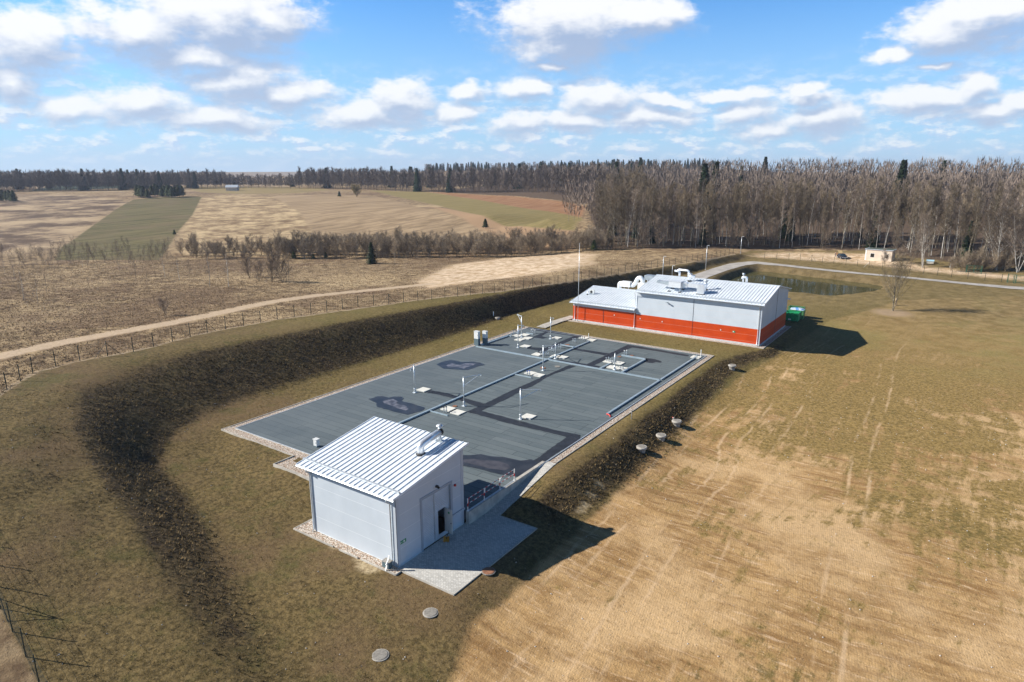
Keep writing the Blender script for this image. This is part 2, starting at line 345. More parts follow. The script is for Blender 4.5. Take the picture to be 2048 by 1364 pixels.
def hit(x, y):                            # terrain point seen at photo pixel
    d = ray(x, y); L = math.hypot(d.x, d.y); t = 10/L; s = 1.0/L; P0 = CAM
    while t*L < 6000:
        t += s; s = max(0.6/L, t*0.006); p = P0+d*t
        if p.z < hz_(p.x, p.y):
            lo, hi = t-s, t
            for _ in range(18):
                m_ = (lo+hi)/2; p = P0+d*m_
                if p.z < hz_(p.x, p.y): hi = m_
                else: lo = m_
            return P0+d*hi
    return P0+d*t
def hp(*pts): return [tuple(hit(x, y)) for (x, y) in pts]
# ------------------------------------------------------------------ ground sheet
def sheet(name, xs, ys, hh, attrs, material, kind='structure'):
    n1, n2 = hh.shape
    co = np.stack([xs, ys, hh], -1).reshape(-1, 3).astype(np.float32)
    idx = np.arange(n1*n2).reshape(n1, n2)
    q = np.stack([idx[:-1,:-1], idx[1:,:-1], idx[1:,1:], idx[:-1,1:]], -1).reshape(-1, 4)
    me = bpy.data.meshes.new(name); me.vertices.add(len(co)); me.vertices.foreach_set('co', co.ravel())
    me.loops.add(q.size); me.loops.foreach_set('vertex_index', q.ravel().astype(np.int32))
    me.polygons.add(len(q)); me.polygons.foreach_set('loop_start', np.arange(0, q.size, 4, dtype=np.int32)); me.polygons.foreach_set('use_smooth', np.ones(len(q), bool))
    me.update(calc_edges=True)
    for k, a in attrs.items():
        at = me.attributes.new(k, 'FLOAT', 'POINT'); at.data.foreach_set('value', a.ravel().astype(np.float32))
    me.materials.append(material); o = bpy.data.objects.new(name, me); C.objects.link(o)
    if kind: o['kind'] = kind
    return o
fence_pts = resam(poly3((-160,905,4.6),(-60,835,4.6),(0,788,4.6),(70,745,4.6),(160,722,4.6),(260,705,4.6),(420,664,4.5),(560,638,4.4),(700,620,4.2),(850,602,3.4),(1000,586,3.0),(1160,560,2.5),(1300,537,2.1),(1400,522,1.8),(1470,508,1.6)), 3)
fence_near = poly3((-130,1000,3.8),(-40,1150,2.2),(0,1212,1.7),(62,1330,.9),(105,1420,.6),(190,1560,.4))
site = [p[:2] for p in fence_near[::-1]]+[p[:2] for p in fence_pts]+[tuple(up(1500,500,1))[:2],(60,250),(400,250),(400,-300),(60,-200)]
fieldR = [p[:2] for p in hp((900,1364),(948,1240),(1040,1172),(1165,1050),(1230,985),(1290,920),(1365,850),(1480,752),(1570,702),(1660,640),(1800,600),(2040,592))]+[(140,160),(300,-100),(60,-120)]
greenF = hp((118,498),(180,455),(230,420),(268,399),(330,394),(404,393),(385,430),(352,468),(330,505),(318,520),(110,520))
stub1 = hp((352,480),(405,395),(480,390),(560,395),(600,420),(628,470),(600,510),(340,520))
stub2 = hp((545,392),(660,388),(750,392),(860,420),(960,450),(1010,480),(980,495),(640,490),(625,465),(600,425))
olive2 = hp((362,373),(500,373),(640,376),(660,380),(600,386),(480,388),(400,385))
olive3 = hp((735,380),(850,384),(960,400),(1060,418),(1165,435),(1150,462),(1060,455),(960,430),(880,412),(800,395))
redF = hp((850,383),(960,390),(1060,396),(1172,410),(1165,436),(1060,418),(960,400))
brownF = hp((850,410),(960,428),(1060,452),(1150,462),(1145,500),(1060,498),(990,470))
sandP = hp((830,562),(900,530),(1010,516),(1150,506),(1198,508),(1180,518),(1190,528),(1100,545),(960,562),(850,578))
lot = hp((1500,512),(1540,505),(1620,505),(1735,508),(1790,520),(1860,535),(1960,545),(2060,553),(2060,562),(1960,553),(1850,543),(1750,530),(1640,522),(1560,516))
woodR = [tuple(p)[:2] for p in hp((1195,497),(1350,498),(1480,498),(1600,496),(1740,500),(1850,518),(1960,530),(2060,534))]+[(200,240),(500,500),(200,1100),(-500,1400)]+[tuple(p)[:2] for p in hp((840,382),(960,389),(1060,395),(1176,408),(1178,440),(1190,480))]
leftB = hp((-60,392),(60,390),(160,389),(262,402),(225,425),(180,455),(118,498),(60,508),(-60,512))
greenL = hp((60,382),(120,368),(260,369),(300,373),(200,378))
track = [p[:2] for p in hp((-60,725),(0,712),(110,688),(220,667),(330,648),(440,625),(530,606),(600,595),(640,590),(760,578),(860,568))]
shoulder = [p[:2] for p in fence_pts]
bare = [p[:2] for p in hp((1500,520),(1560,524))]
AT = dict(s_in=sdf(site, XX, YY), s_fld=sdf(fieldR, XX, YY), s_grn=sdf(greenF, XX, YY), s_st1=sdf(stub1, XX, YY), s_st2=sdf(stub2, XX, YY),
 s_ol2=sdf(olive2, XX, YY), s_ol3=sdf(olive3, XX, YY), s_red=sdf(redF, XX, YY), s_brn=sdf(brownF, XX, YY), s_snd=np.minimum(sdf(sandP, XX, YY), sdf(lot, XX, YY)-0.3),
 s_wd=sdf(woodR, XX, YY), s_grl=sdf(greenL, XX, YY), s_lb=sdf(leftB, XX, YY), s_trk=ldist(track, XX, YY)-1.9, s_sh=ldist(shoulder, XX, YY)-0.35, s_slp=None)
# steep banks carry rough, uncut dead grass
gxx = np.gradient(H, axis=0)/np.gradient(XX, axis=0); gyy = np.gradient(H, axis=1)/np.gradient(YY, axis=1)
slp = np.sqrt(gxx**2+gyy**2)
for _ in range(3):
    slp[1:-1,1:-1] = (slp[1:-1,1:-1]*2+slp[:-2,1:-1]+slp[2:,1:-1]+slp[1:-1,:-2]+slp[1:-1,2:])/6
AT['s_slp'] = np.where(AT['s_in'] < 0.5, slp, 0)
bt = [tuple(up(1785,622,-.2))[:2]]
st_ = hp((735,1128),(722,1118),(748,1136),(672,1094),(1172,1008),(1182,990),(1196,968),(1160,1022))
AT['s_str'] = np.min([np.hypot(XX-q[0], YY-q[1])-r for q, r in zip(st_, (.9,.7,.7,.5,.5,.5,.5,.5))], axis=0)
AT['s_bt'] = np.sqrt((XX-bt[0][0])**2+(YY-bt[0][1])**2)
def ground_fn(t, oc, b):
    P = oc
    s = t.node('ShaderNodeSeparateXYZ'); t.l.new(P, s.inputs[0])
    big = t.noise(P, 0.06, 4, 0.6); mid = t.noise(P, 0.45, 5, 0.65); fine = t.noise(P, 2.6, 4, 0.7); gr = t.noise(P, 9.0, 3, 0.7)
    def cr(f, a, b_, lo=0.3, hi=0.7): return t.mix(t.mr(f, lo, hi), a, b_)
    def nz(n, amp): return t.math('MULTIPLY', t.math('SUBTRACT', n, 0.5), amp)
    def inside(name, w_, amp, n=None): return t.mr(t.math('ADD', t.attr(name), nz(n or mid, amp)), -w_, w_, 1.0, 0.0)
    # dry meadow outside
    mead = cr(mid, (0.135,0.088,0.048), (0.46,0.335,0.19), 0.34, 0.66)
    tus = t.noise(t.mapv(P, (1,1,1)), 0.9, 4, 0.75); mead = t.mix(t.mr(tus, 0.56, 0.68, 0, 0.65), mead, (0.07,0.05,0.035))
    mead = t.mix(t.mr(big, 0.52, 0.7, 0, 0.6), mead, (0.17,0.105,0.068))
    mead = t.mix(t.mr(t.noise(P, 0.025, 5, 0.65), 0.50, 0.66, 0, 0.65), mead, (0.55,0.41,0.24))
    mead = t.mix(t.mr(t.noise(t.mapv(P, (1,1,1), (0,0,0), (40,9,0)), 0.018, 5, 0.7), 0.50, 0.60, 0, 0.6), mead, (0.145,0.088,0.052))
    # mown lawn inside
    lawn = cr(fine, (0.078,0.056,0.021), (0.215,0.152,0.062), 0.34, 0.66)
    lawn = t.mix(t.mr(big, 0.44, 0.60, 0, 0.6), lawn, (0.165,0.105,0.056)); lawn = t.mix(t.mr(t.noise(P, 0.16, 5, 0.7), 0.52, 0.66, 0, 0.55), lawn, (0.085,0.082,0.022))
    lawn = t.mix(t.mr(mid, 0.55, 0.72, 0, 0.45), lawn, (0.088,0.088,0.024))
    lawn = t.mix(t.mr(gr, 0.56, 0.7, 0, 0.5), lawn, (0.36,0.28,0.16)); lawn = t.mix(t.mr(gr, 0.42, 0.32, 0, 0.5), lawn, (0.05,0.038,0.02))
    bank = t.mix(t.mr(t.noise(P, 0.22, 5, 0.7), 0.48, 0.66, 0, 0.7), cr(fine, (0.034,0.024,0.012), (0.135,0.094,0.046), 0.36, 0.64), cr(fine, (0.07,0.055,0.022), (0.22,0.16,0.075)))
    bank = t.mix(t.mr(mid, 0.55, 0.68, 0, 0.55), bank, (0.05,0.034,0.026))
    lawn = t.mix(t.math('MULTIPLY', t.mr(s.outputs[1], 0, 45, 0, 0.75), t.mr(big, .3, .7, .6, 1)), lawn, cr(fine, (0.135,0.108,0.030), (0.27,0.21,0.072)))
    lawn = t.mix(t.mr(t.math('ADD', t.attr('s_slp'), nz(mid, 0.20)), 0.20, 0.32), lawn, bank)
    lawn = t.mix(t.mr(t.math('ADD', t.attr('s_str'), nz(mid, 1.6)), -.4, .3, .85, 0), lawn, cr(fine, (0.30,0.22,0.12), (0.62,0.50,0.32)))
    # right field: bare raked soil and thin new grass
    wpx = t.vec('ADD', P, t.vec('MULTIPLY', t.vec('SUBTRACT', t.noise(P, 0.045, 3, 0.5, out=1), (.5,.5,.5)), (5,5,0)))
    rows1 = t.noise(t.mapv(wpx, (1.1,0.10,1), (0,0,R(-4))), 1.0, 5, 0.7); rows2 = t.noise(t.mapv(wpx, (0.16,1.1,1), (0,0,R(8))), 1.0, 5, 0.7)
    dash = t.noise(t.mapv(wpx, (0.35,2.3,1), (0,0,R(5))), 1.0, 4, 0.6)
    soil = cr(rows2, (0.27,0.150,0.056), (0.55,0.350,0.155), 0.33, 0.66)
    soil = t.mix(t.mr(rows1, 0.42, 0.66, 0.0, 0.4), soil, (0.30,0.18,0.078))
    soil = t.mix(t.mr(dash, 0.56, 0.70, 0, 0.6), soil, (0.78,0.56,0.36))
    soil = t.mix(t.mr(t.noise(P, 0.085, 5, 0.65), 0.44, 0.62, 0, 0.75), soil, (0.68,0.465,0.245))
    soil = t.mix(t.mr(fine, 0.55, 0.72, 0, 0.55), soil, (0.23,0.14,0.065))
    wv = t.node('ShaderNodeTexWave', wave_type='BANDS', bands_direction='X'); t.l.new(t.mapv(P, (1,1,1), (0,0,R(-12))), wv.inputs[0]); wv.inputs['Scale'].default_value = 1.9; wv.inputs['Distortion'].default_value = 3; wv.inputs['Detail'].default_value = 3; wv.inputs['Detail Scale'].default_value = .3
    soil = t.mix(t.math('MULTIPLY', wv.outputs['Fac'], 0.22), soil, (0.22,0.135,0.065))
    gres = cr(fine, (0.155,0.105,0.028), (0.35,0.235,0.082), 0.35, 0.65)
    gres = t.mix(t.mr(gr, 0.45, 0.65, 0, 0.45), gres, (0.36,0.25,0.12))
    gm = t.math('ADD', t.math('ADD', t.mr(s.outputs[1], -10, 50, -0.36, 0.30, smooth=False), nz(big, 1.3)), t.math('ADD', nz(rows1, 1.1), t.math('ADD', nz(mid, 1.2), nz(rows2, 0.5))))
    fld = t.mix(t.mr(gm, -0.08, 0.22), soil, gres)
    clump = t.math('ADD', nz(t.noise(P, 1.15, 5, 0.75), 1.0), t.math('ADD', nz(big, 0.9), nz(rows1, 0.5)))
    fld = t.mix(t.mr(clump, 0.16, 0.30, 0, 0.6), fld, (0.10,0.085,0.025))
    spk = t.noise(P, 4.2, 3, 0.8); fld = t.mix(t.mr(spk, 0.60, 0.68, 0, 0.6), fld, (0.15,0.095,0.04)); fld = t.mix(t.mr(spk, 0.40, 0.33, 0, 0.45), fld, (0.74,0.54,0.35))
    # pale tyre tracks curving towards the hall
    xx2 = t.math('ADD', s.outputs[0], t.math('MULTIPLY', nz(t.noise(t.mapv(P, (0.012,0.012,1)), 1, 1, 0.4), 1.0), 9))
    tk = None
    for c0 in (9.5, 11.3, 14.2, 16.0, 19.6, 27.0, 28.7):
        d_ = t.math('ABSOLUTE', t.math('SUBTRACT', xx2, t.math('ADD', c0, t.math('MULTIPLY', s.outputs[1], -0.045)))); q = t.mr(d_, 0.04, 0.26, 1, 0)
        tk = q if tk is None else t.math('MAXIMUM', tk, q)
    tk = t.math('MULTIPLY', tk, t.mr(t.noise(t.mapv(P, (.6,.12,1)), 1, 4, .7), .44, .62, 0, .55)); fld = t.mix(tk, fld, (0.68,0.48,0.29))
    far = t.mr(s.outputs[1], 60, 100, 0, 0.75); olv = cr(mid, (0.22,0.152,0.052), (0.37,0.255,0.112))
    olv = t.mix(t.mr(big, 0.48, 0.6, 0, 0.6), olv, (0.27,0.235,0.085)); fld = t.mix(far, fld, olv)
    fld = t.mix(t.mr(t.math('ADD', t.attr('s_bt'), nz(mid, 4)), 2.0, 5.0, 0.8, 0.0), fld, (0.52,0.37,0.25))
    lawn = t.mix(t.mr(t.math('ADD', t.attr('s_fld'), nz(mid, 1.6)), -0.5, 0.4, 1, 0), lawn, fld)
    farin = t.mr(s.outputs[1], 95, 130, 0, 0.6); lawn = t.mix(farin, lawn, cr(mid, (0.13,0.095,0.04), (0.30,0.22,0.11)))
    # farmland
    def strips(sc_, rot, a, b_):
        n = t.noise(t.mapv(P, (sc_, sc_*0.03, 1), (0,0,rot)), 1.0, 3, 0.6); return t.mix(t.mr(n, 0.35, 0.65), a, b_)
    col = mead
    for nm, wdt, amp, cc in (
        ('s_lb', 6, 30, t.mix(t.mr(t.noise(P, 0.035, 7, 0.72), 0.40, 0.62), (0.115,0.075,0.048), (0.46,0.34,0.21))),
        ('s_st1', 3, 14, t.mix(t.mr(t.noise(P, 0.11, 7, 0.75), 0.36, 0.66), (0.20,0.13,0.07), (0.60,0.45,0.26))),
        ('s_st2', 1.5, 5, strips(.3, R(20), (0.25,0.175,0.10), (0.43,0.31,0.185))),
        ('s_brn', 2, 5, (0.40,0.26,0.15)), ('s_ol3', 1.5, 3, strips(0.8, R(70), (0.21,0.17,0.065), (0.29,0.225,0.095))),
        ('s_red', 1.5, 3, strips(0.8, R(70), (0.25,0.125,0.062), (0.36,0.205,0.11))),
        ('s_ol2', 2, 4, strips(0.6, R(70), (0.23,0.18,0.075), (0.34,0.25,0.12))), ('s_grl', 2, 4, (0.035,0.05,0.024)),
        ('s_grn', 0.7, 2, t.mix(t.mr(big, 0.4, 0.7, 0, 0.5), strips(.33, R(33), (0.095,0.085,0.034), (0.18,0.15,0.066)), (0.2,0.14,0.08)))):
        col = t.mix(inside(nm, wdt, amp), col, cc)
    col = t.mix(inside('s_in', 0.3, 0.8), col, lawn)
    col = t.mix(inside('s_snd', 2.5, 16), col, t.mix(t.mr(mid, .35, .65), (0.44,0.30,0.17), cr(fine, (0.66,0.50,0.34), (0.84,0.68,0.50))))
    col = t.mix(inside('s_wd', 2, 6), col, cr(fine, (0.06,0.042,0.03), (0.16,0.11,0.072)))
    col = t.mix(t.mr(t.math('ADD', t.attr('s_trk'), nz(mid, 2.2)), -0.5, 0.6, 0.9, 0), col, cr(fine, (0.44,0.33,0.22), (0.60,0.46,0.32)))
    col = t.mix(t.mr(t.math('ADD', t.attr('s_sh'), nz(mid, 0.7)), -0.1, 0.25, 0.8, 0), col, (0.42,0.32,0.21))
    bn = t.node('ShaderNodeBump'); bn.inputs['Strength'].default_value = 0.75; bn.inputs['Distance'].default_value = 0.09
    hh = t.math('ADD', t.math('MULTIPLY', fine, 1.0), t.math('ADD', t.math('MULTIPLY', gr, 0.5), t.math('MULTIPLY', tus, 0.5)))
    t.l.new(hh, bn.inputs['Height']); t.l.new(bn.outputs[0], b.inputs['Normal'])
    return col
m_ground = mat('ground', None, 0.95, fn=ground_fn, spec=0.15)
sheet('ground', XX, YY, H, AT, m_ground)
# ------------------------------------------------------------------ draped road, water
def drape(name, pl, widths, lift, material, ncol=8, step=1.0, sag=0.0):
    pts = resam([(*p[:2], w_) for p, w_ in zip(pl, widths)], step); n = len(pts); xs = np.zeros((n, ncol+1)); ys = xs.copy()
    for i, p in enumerate(pts):
        a = pts[max(0, i-2)]; b = pts[min(n-1, i+2)]; dx, dy = b[0]-a[0], b[1]-a[1]; L = math.hypot(dx, dy); nx, ny = -dy/L, dx/L
        for j in range(ncol+1):
            s = (j/ncol-0.5)*p[2]; xs[i,j] = p[0]+nx*s; ys[i,j] = p[1]+ny*s
    hh = hgrid(xs, ys)+lift
    return sheet(name, xs, ys, hh, {}, material)
def road_fn(t, oc, b):
    n = t.noise(oc, 0.35, 5, 0.65); f = t.noise(oc, 9, 3, 0.7)
    c = t.mix(t.mr(n, 0.35, 0.65), (0.36,0.335,0.31), (0.50,0.465,0.43)); return t.mix(t.mr(f, 0.55, 0.7, 0, 0.4), c, (0.27,0.245,0.22))
m_road = mat('gravelled_asphalt', None, 0.9, fn=road_fn, spec=0.2)
drape('road', rl, [w_ for _, w_ in ROAD_W], 0.09, m_road)
def water_fn(t, oc, b):
    b.inputs['Roughness'].default_value = 0.04; b.inputs['IOR'].default_value = 1.33; b.inputs['Specular IOR Level'].default_value = 0.5
    bn = t.node('ShaderNodeBump'); bn.inputs['Strength'].default_value = 0.10; bn.inputs['Distance'].default_value = 0.03
    t.l.new(t.noise(t.mapv(oc, (1.5,0.7,1)), 1.2, 4, 0.6), bn.inputs['Height']); t.l.new(bn.outputs[0], b.inputs['Normal'])
    return t.mix(t.mr(t.noise(oc, 0.08, 3, 0.6), 0.35, 0.65), (0.060,0.062,0.022), (0.085,0.082,0.032))
m_water = mat('pond_water', None, 0.05, fn=water_fn)
pc = np.array(pond)[:, :2].mean(0)
wb = MB(); pl_ = [(p[0]+(p[0]-pc[0])*0.04, p[1]+(p[1]-pc[1])*0.06) for p in pond]
wb.add([(x, y, WZ) for x, y in pl_], [tuple(range(len(pl_)))[::-1]]); ow = wb.build('pond_water', m_water); ow['kind'] = 'structure'
if ow.data.polygons[0].normal.z < 0: ow.data.flip_normals()
# ------------------------------------------------------------------ shared materials
def gravel_fn(t, oc, b):
    v = t.node('ShaderNodeTexVoronoi'); t.l.new(oc, v.inputs['Vector']); v.inputs['Scale'].default_value = 11
    hs = t.node('ShaderNodeSeparateColor'); t.l.new(v.outputs['Color'], hs.inputs[0])
    c = t.mix(hs.outputs[0], (0.42,0.34,0.27), (0.88,0.80,0.70)); c = t.mix(t.mr(hs.outputs[1], 0.75, 0.8), c, (0.45,0.29,0.19))
    c = t.mix(t.mr(v.outputs['Distance'], 0.45, 0.7), c, (0.22,0.17,0.13))
    bn = t.node('ShaderNodeBump'); bn.inputs['Strength'].default_value = 0.8; bn.inputs['Distance'].default_value = 0.05; bn.invert = True
    t.l.new(v.outputs['Distance'], bn.inputs['Height']); t.l.new(bn.outputs[0], b.inputs['Normal']); return c
m_gravel = mat('pebbles', None, 0.9, fn=gravel_fn, spec=0.2)
m_conc = mat('concrete', (0.46,0.43,0.38), 0.85, var=0.18, vscale=1.5, bump=0.2, spec=0.2)
m_conc_d = mat('weathered_concrete', (0.30,0.28,0.25), 0.9, var=0.3, vscale=4, bump=0.3, spec=0.2)
m_white = mat('white_paint', (0.82,0.82,0.79), 0.5, var=0.05, vscale=2)
m_hatch = mat('hatch_white', (0.78,0.76,0.68), 0.55, var=0.06, vscale=2)
m_galv = mat('galvanised_steel', (0.50,0.55,0.58), 0.38, 0.55, var=0.12, vscale=2.5)
m_galv_l = mat('bright_galvanised', (0.72,0.76,0.78), 0.35, 0.5, var=0.08, vscale=3)
m_shiny = mat('foil_cladding', (0.86,0.88,0.90), 0.30, 0.55, var=0.05, vscale=6, bump=0.06, bscale=6)
m_duct = mat('duct_cladding', (0.80,0.82,0.83), 0.35, 0.25, var=0.05, vscale=4)
m_black = mat('black_rubber', (0.02,0.02,0.022), 0.6)
m_dark = mat('interior_shade', (0.012,0.012,0.014), 0.9)  # near-black: the shade inside the shed put into the colour
m_red = mat('red_paint', (0.55,0.03,0.02), 0.45)
m_rust = mat('rusty_lid', (0.27,0.12,0.065), 0.85, var=0.35, vscale=6)
m_grey_lid = mat('grey_lid', (0.26,0.24,0.21), 0.85, var=0.25, vscale=9, bump=0.3)
m_blue = mat('blue_paint', (0.03,0.10,0.45), 0.4)
m_cab = mat('cabinet_grey', (0.66,0.68,0.66), 0.5, var=0.05)
m_panel = mat('panel_trim', (0.52,0.57,0.62), 0.45, 0.1)
m_fence = mat('fence_green', (0.012,0.026,0.02), 0.5)
def roof_fn(t, oc, b):
    n = t.noise(oc, 0.8, 4, 0.6); b.inputs['Roughness'].default_value = 0.42
    return t.mix(t.mr(n, 0.3, 0.7), (0.72,0.775,0.83), (0.82,0.865,0.91))
m_roof = mat('standing_seam_roof', None, 0.4, 0.0, fn=roof_fn)
def wall_fn(zj, pitch, split=None, seams=()):
    def f(t, oc, b):
        s = t.node('ShaderNodeSeparateXYZ'); t.l.new(oc, s.inputs[0]); z = s.outputs[2]
        fr = t.math('FRACT', t.math('DIVIDE', t.math('SUBTRACT', z, zj-0.02), pitch))
        line = t.math('LESS_THAN', fr, 0.04/pitch)
        n = t.noise(oc, 0.5, 3, 0.6); c = t.mix(t.mr(n, 0.3, 0.7), (0.53,0.585,0.635), (0.575,0.63,0.68))
        if split is not None:
            o_ = t.mix(t.mr(n, 0.3, 0.7), (0.50,0.050,0.004), (0.57,0.063,0.006))
            c = t.mix(t.math('LESS_THAN', z, split), c, o_)
            c = t.mix(t.math('MULTIPLY', line, 0.25), c, (0.75,0.55,0.45))
        else: c = t.mix(t.math('MULTIPLY', line, 0.5), c, (0.85,0.88,0.9))
        bn = t.node('ShaderNodeBump'); bn.inputs['Strength'].default_value = 0.25; bn.inputs['Distance'].default_value = 0.01
        wv = t.math('SINE', t.math('MULTIPLY', z, 60.0)); t.l.new(t.math('ADD', wv, t.math('MULTIPLY', line, -3)), bn.inputs['Height']); t.l.new(bn.outputs[0], b.inputs['Normal'])
        b.inputs['Roughness'].default_value = 0.45
        return c
    return f
m_wallF = mat('sandwich_panel_grey', None, fn=wall_fn(0.33, 1.38)); m_wallM = mat('sandwich_panel_two_tone', None, fn=wall_fn(0.55, 1.1, 2.75), spec=.25); m_wallW = mat('sandwich_panel_orange', None, fn=wall_fn(0.55, 1.1, 2.85), spec=.25)
# ------------------------------------------------------------------ tank deck
def deck_fn(t, oc, b):
    bk = t.node('ShaderNodeTexBrick'); t.l.new(t.mapv(oc, (1,1,1), (0,0,0), (1.3,0.2,0)), bk.inputs[0])
    bk.inputs['Scale'].default_value = 1; bk.inputs['Brick Width'].default_value = 6.6; bk.inputs['Row Height'].default_value = 0.98
    bk.inputs['Mortar Size'].default_value = 0.034; bk.inputs['Mortar Smooth'].default_value = 0.2; bk.offset = 0.37; bk.offset_frequency = 3
    bk.inputs['Color1'].default_value = (0.090,0.117,0.127,1); bk.inputs['Color2'].default_value = (0.135,0.164,0.170,1); bk.inputs['Mortar'].default_value = (0.028,0.036,0.042,1)
    s = t.node('ShaderNodeSeparateXYZ'); t.l.new(oc, s.inputs[0])
    blue = t.mr(s.outputs[0], -36, -12, 0.55, 0.0); c = t.mix(blue, bk.outputs['Color'], t.mix(0.75, bk.outputs['Color'], (0.09,0.115,0.145)))
    n = t.noise(oc, 0.25, 5, 0.65); c = t.mix(t.mr(n, 0.42, 0.7, 0, 0.35), c, (0.165,0.19,0.20)); g = t.noise(oc, 14, 3, 0.8)
    c = t.mix(t.mr(g, 0.3, 0.7, 0, 0.3), c, (0.20,0.225,0.235)); c = t.mix(t.mr(t.noise(oc, 0.9, 5, 0.7), 0.58, 0.72, 0, 0.3), c, (0.075,0.095,0.11))
    return c
m_deck = mat('felt_membrane', None, 0.75, fn=deck_fn, spec=0.3)
m_bit = mat('fresh_bitumen', (0.027,0.031,0.040), 0.62, var=0.2, vscale=1.2, spec=0.3)
deck = thing('tank_deck', (0, 0, 0), 'large flat grey roof of felt sheets over the buried tanks, edged with pebbles', 'tank roof')
db = MB().prism([(-33.2,0.02),(-10.4,0.02),(-10.4,-0.2),(-0.02,-0.2),(-0.02,59.2),(-33.2,59.2)], -0.75, 0.03); db.build('membrane', m_deck, deck)
tr = MB()
tr.box(-33.3,-0.06,-0.15,-10.45,0.015,0.06).box(-33.3,0.02,-0.15,-33.21,59.3,0.05).box(-33.2,59.21,-0.15,0.1,59.3,0.05).box(-0.015,10.6,-0.15,0.07,59.2,0.05)
tr.build('edge_trim', m_galv_l, deck)
gs = MB()
for (a0_, b0_, a1_, b1_) in ((-34.3,-1.0,-10.5,-0.07),(-34.1,-0.065,-33.32,60.2),(-33.315,59.31,0.95,60.1),(0.08,12.3,0.85,59.3)): gs.box(a0_, b0_, -0.35, a1_, b1_, -0.03)
gs.box(-21.8,-3.4,-0.6,-10.4,-1.01,-0.10)
o_ = gs.build('gravel_strip', m_gravel); o_['kind'] = 'structure'
kb = MB()
for (a0_, b0_, a1_, b1_) in ((-34.4,-1.08,-21.8,-1.005),(-34.4,-1.0,-34.305,60.3),(-34.3,60.205,0.95,60.3),(0.86,12.3,0.95,60.1),(-21.9,-3.5,-21.805,-1.09),(-21.8,-3.5,-10.4,-3.405)): kb.box(a0_, b0_, -0.35, a1_, b1_, -0.005)
o_ = kb.build('kerb', m_conc); o_['kind'] = 'structure'
# bitumen strips and stains: flat sheets on the membrane, corners in photo pixels
A1 = lambda X, Y: (940+X/7.877, 620+Y/7.877)
B1 = lambda X, Y: (1160+X/7.585, 660+Y/7.585)
E1 = lambda X, Y: (720+X/5.251, 700+Y/5.251)
F1 = lambda X, Y: (760+X/4.263, 840+Y/4.263)
layer = [0]
def jag(poly, amp):
    out = []
    for i in range(len(poly)):
        a = poly[i]; b = poly[(i+1) % len(poly)]; L = math.dist(a, b); n = max(1, int(L/0.5))
        for k in range(n):
            t_ = k/n; out.append((a[0]+(b[0]-a[0])*t_+rnd.uniform(-amp, amp), a[1]+(b[1]-a[1])*t_+rnd.uniform(-amp, amp)))
    return out
def patch(name, px, m, amp=0.03, z=None):
    layer[0] += 1; z = 0.034+layer[0]*0.0015 if z is None else z
    poly = jag([tuple(up(x, y, 0.035))[:2] for x, y in px], amp)
    b = MB().add([(x, y, z) for x, y in poly], [tuple(range(len(poly)))]); o = b.build(name, m, deck)
    if o.data.polygons[0].normal.z < 0: o.data.flip_normals()
    return o
def wstrip(x0, y0, x1, y1):
    layer[0] += 1; z = 0.034+layer[0]*0.0015
    poly = []
    for a, b in (((x0,y0),(x1,y0)),((x1,y0),(x1,y1)),((x1,y1),(x0,y1)),((x0,y1),(x0,y0))):
        L = math.dist(a, b); n = max(2, int(L/0.5))
        for k in range(n):
            j = 0.05 if k % 2 else -0.05; t_ = k/n; q = [a[0]+(b[0]-a[0])*t_, a[1]+(b[1]-a[1])*t_]
            q[0 if a[0] == b[0] else 1] += j; poly.append(tuple(q))
    b = MB().add([(x, y, z) for x, y in poly], [tuple(range(len(poly)))]); o = b.build('bitumen_strip', m_bit, deck)
    if o.data.polygons[0].normal.z < 0: o.data.flip_normals()
def U(f, X, Y): return up(*f(X, Y), 0.035)
patch('bitumen_strip', [A1(930,268), A1(1270,320), A1(1770,405), A1(1640,412), A1(1150,340), A1(880,290)], m_bit, 0.05)
patch('bitumen_strip', [A1(1200,335), A1(1265,330), A1(1130,412), A1(1215,438), A1(1150,452), A1(980,428), A1(1040,405)], m_bit, 0.05)
patch('bitumen_strip', [A1(1640,408), A1(1775,405), A1(1160,655), A1(1190,672), A1(1060,678), A1(1080,640), A1(890,610), A1(930,585), A1(1180,600)], m_bit, 0.05)
patch('bitumen_strip', [A1(1650,597), B1(0,290), B1(440,355), B1(380,385), B1(0,318), A1(1620,620)], m_bit, 0.04)
patch('bitumen_strip', [B1(725,225), B1(900,250), B1(1250,310), B1(1650,380), B1(1640,402), B1(1440,370), B1(1200,325), B1(790,265), B1(215,535), B1(310,555), B1(270,575), B1(-30,520), B1(-380,465), B1(-340,448), B1(100,520)], m_bit, 0.05)
patch('bitumen_patch', [B1(1000,425), B1(1130,440), B1(1245,480), B1(1230,495), B1(1150,490), B1(1090,505), B1(980,485), B1(960,455)], m_bit, 0.06)
patch('bitumen_strip', [A1(1560,868), A1(1680,880), E1(1990,270), E1(1830,370), E1(1700,425), E1(1560,505), E1(1440,560), E1(1275,640), E1(1120,648), E1(1230,600), E1(1400,520), E1(1600,420), E1(1800,335), E1(2048,225)], m_bit, 0.06)
patch('bitumen_strip', [E1(760,425), E1(900,450), E1(1290,560), E1(1330,565), E1(1240,600), E1(1000,510), E1(690,440)], m_bit, 0.06)
patch('bitumen_strip', [E1(1120,648), E1(1275,640), E1(1700,750), (1110,860), (1161,870), (1160,879.5), (1112,907), (1082,929), (1066,938), (1040,934), (1075,916), (1133,874), (1080,861), E1(1500,755)], m_bit, 0.06)
def stain_fn(c1, c2, sc_=0.7):
    def f(t, oc, b):
        n = t.noise(oc, sc_, 4, 0.6); b.inputs['Roughness'].default_value = 0.35; return t.mix(t.mr(n, 0.4, 0.6), c1, c2)
    return f
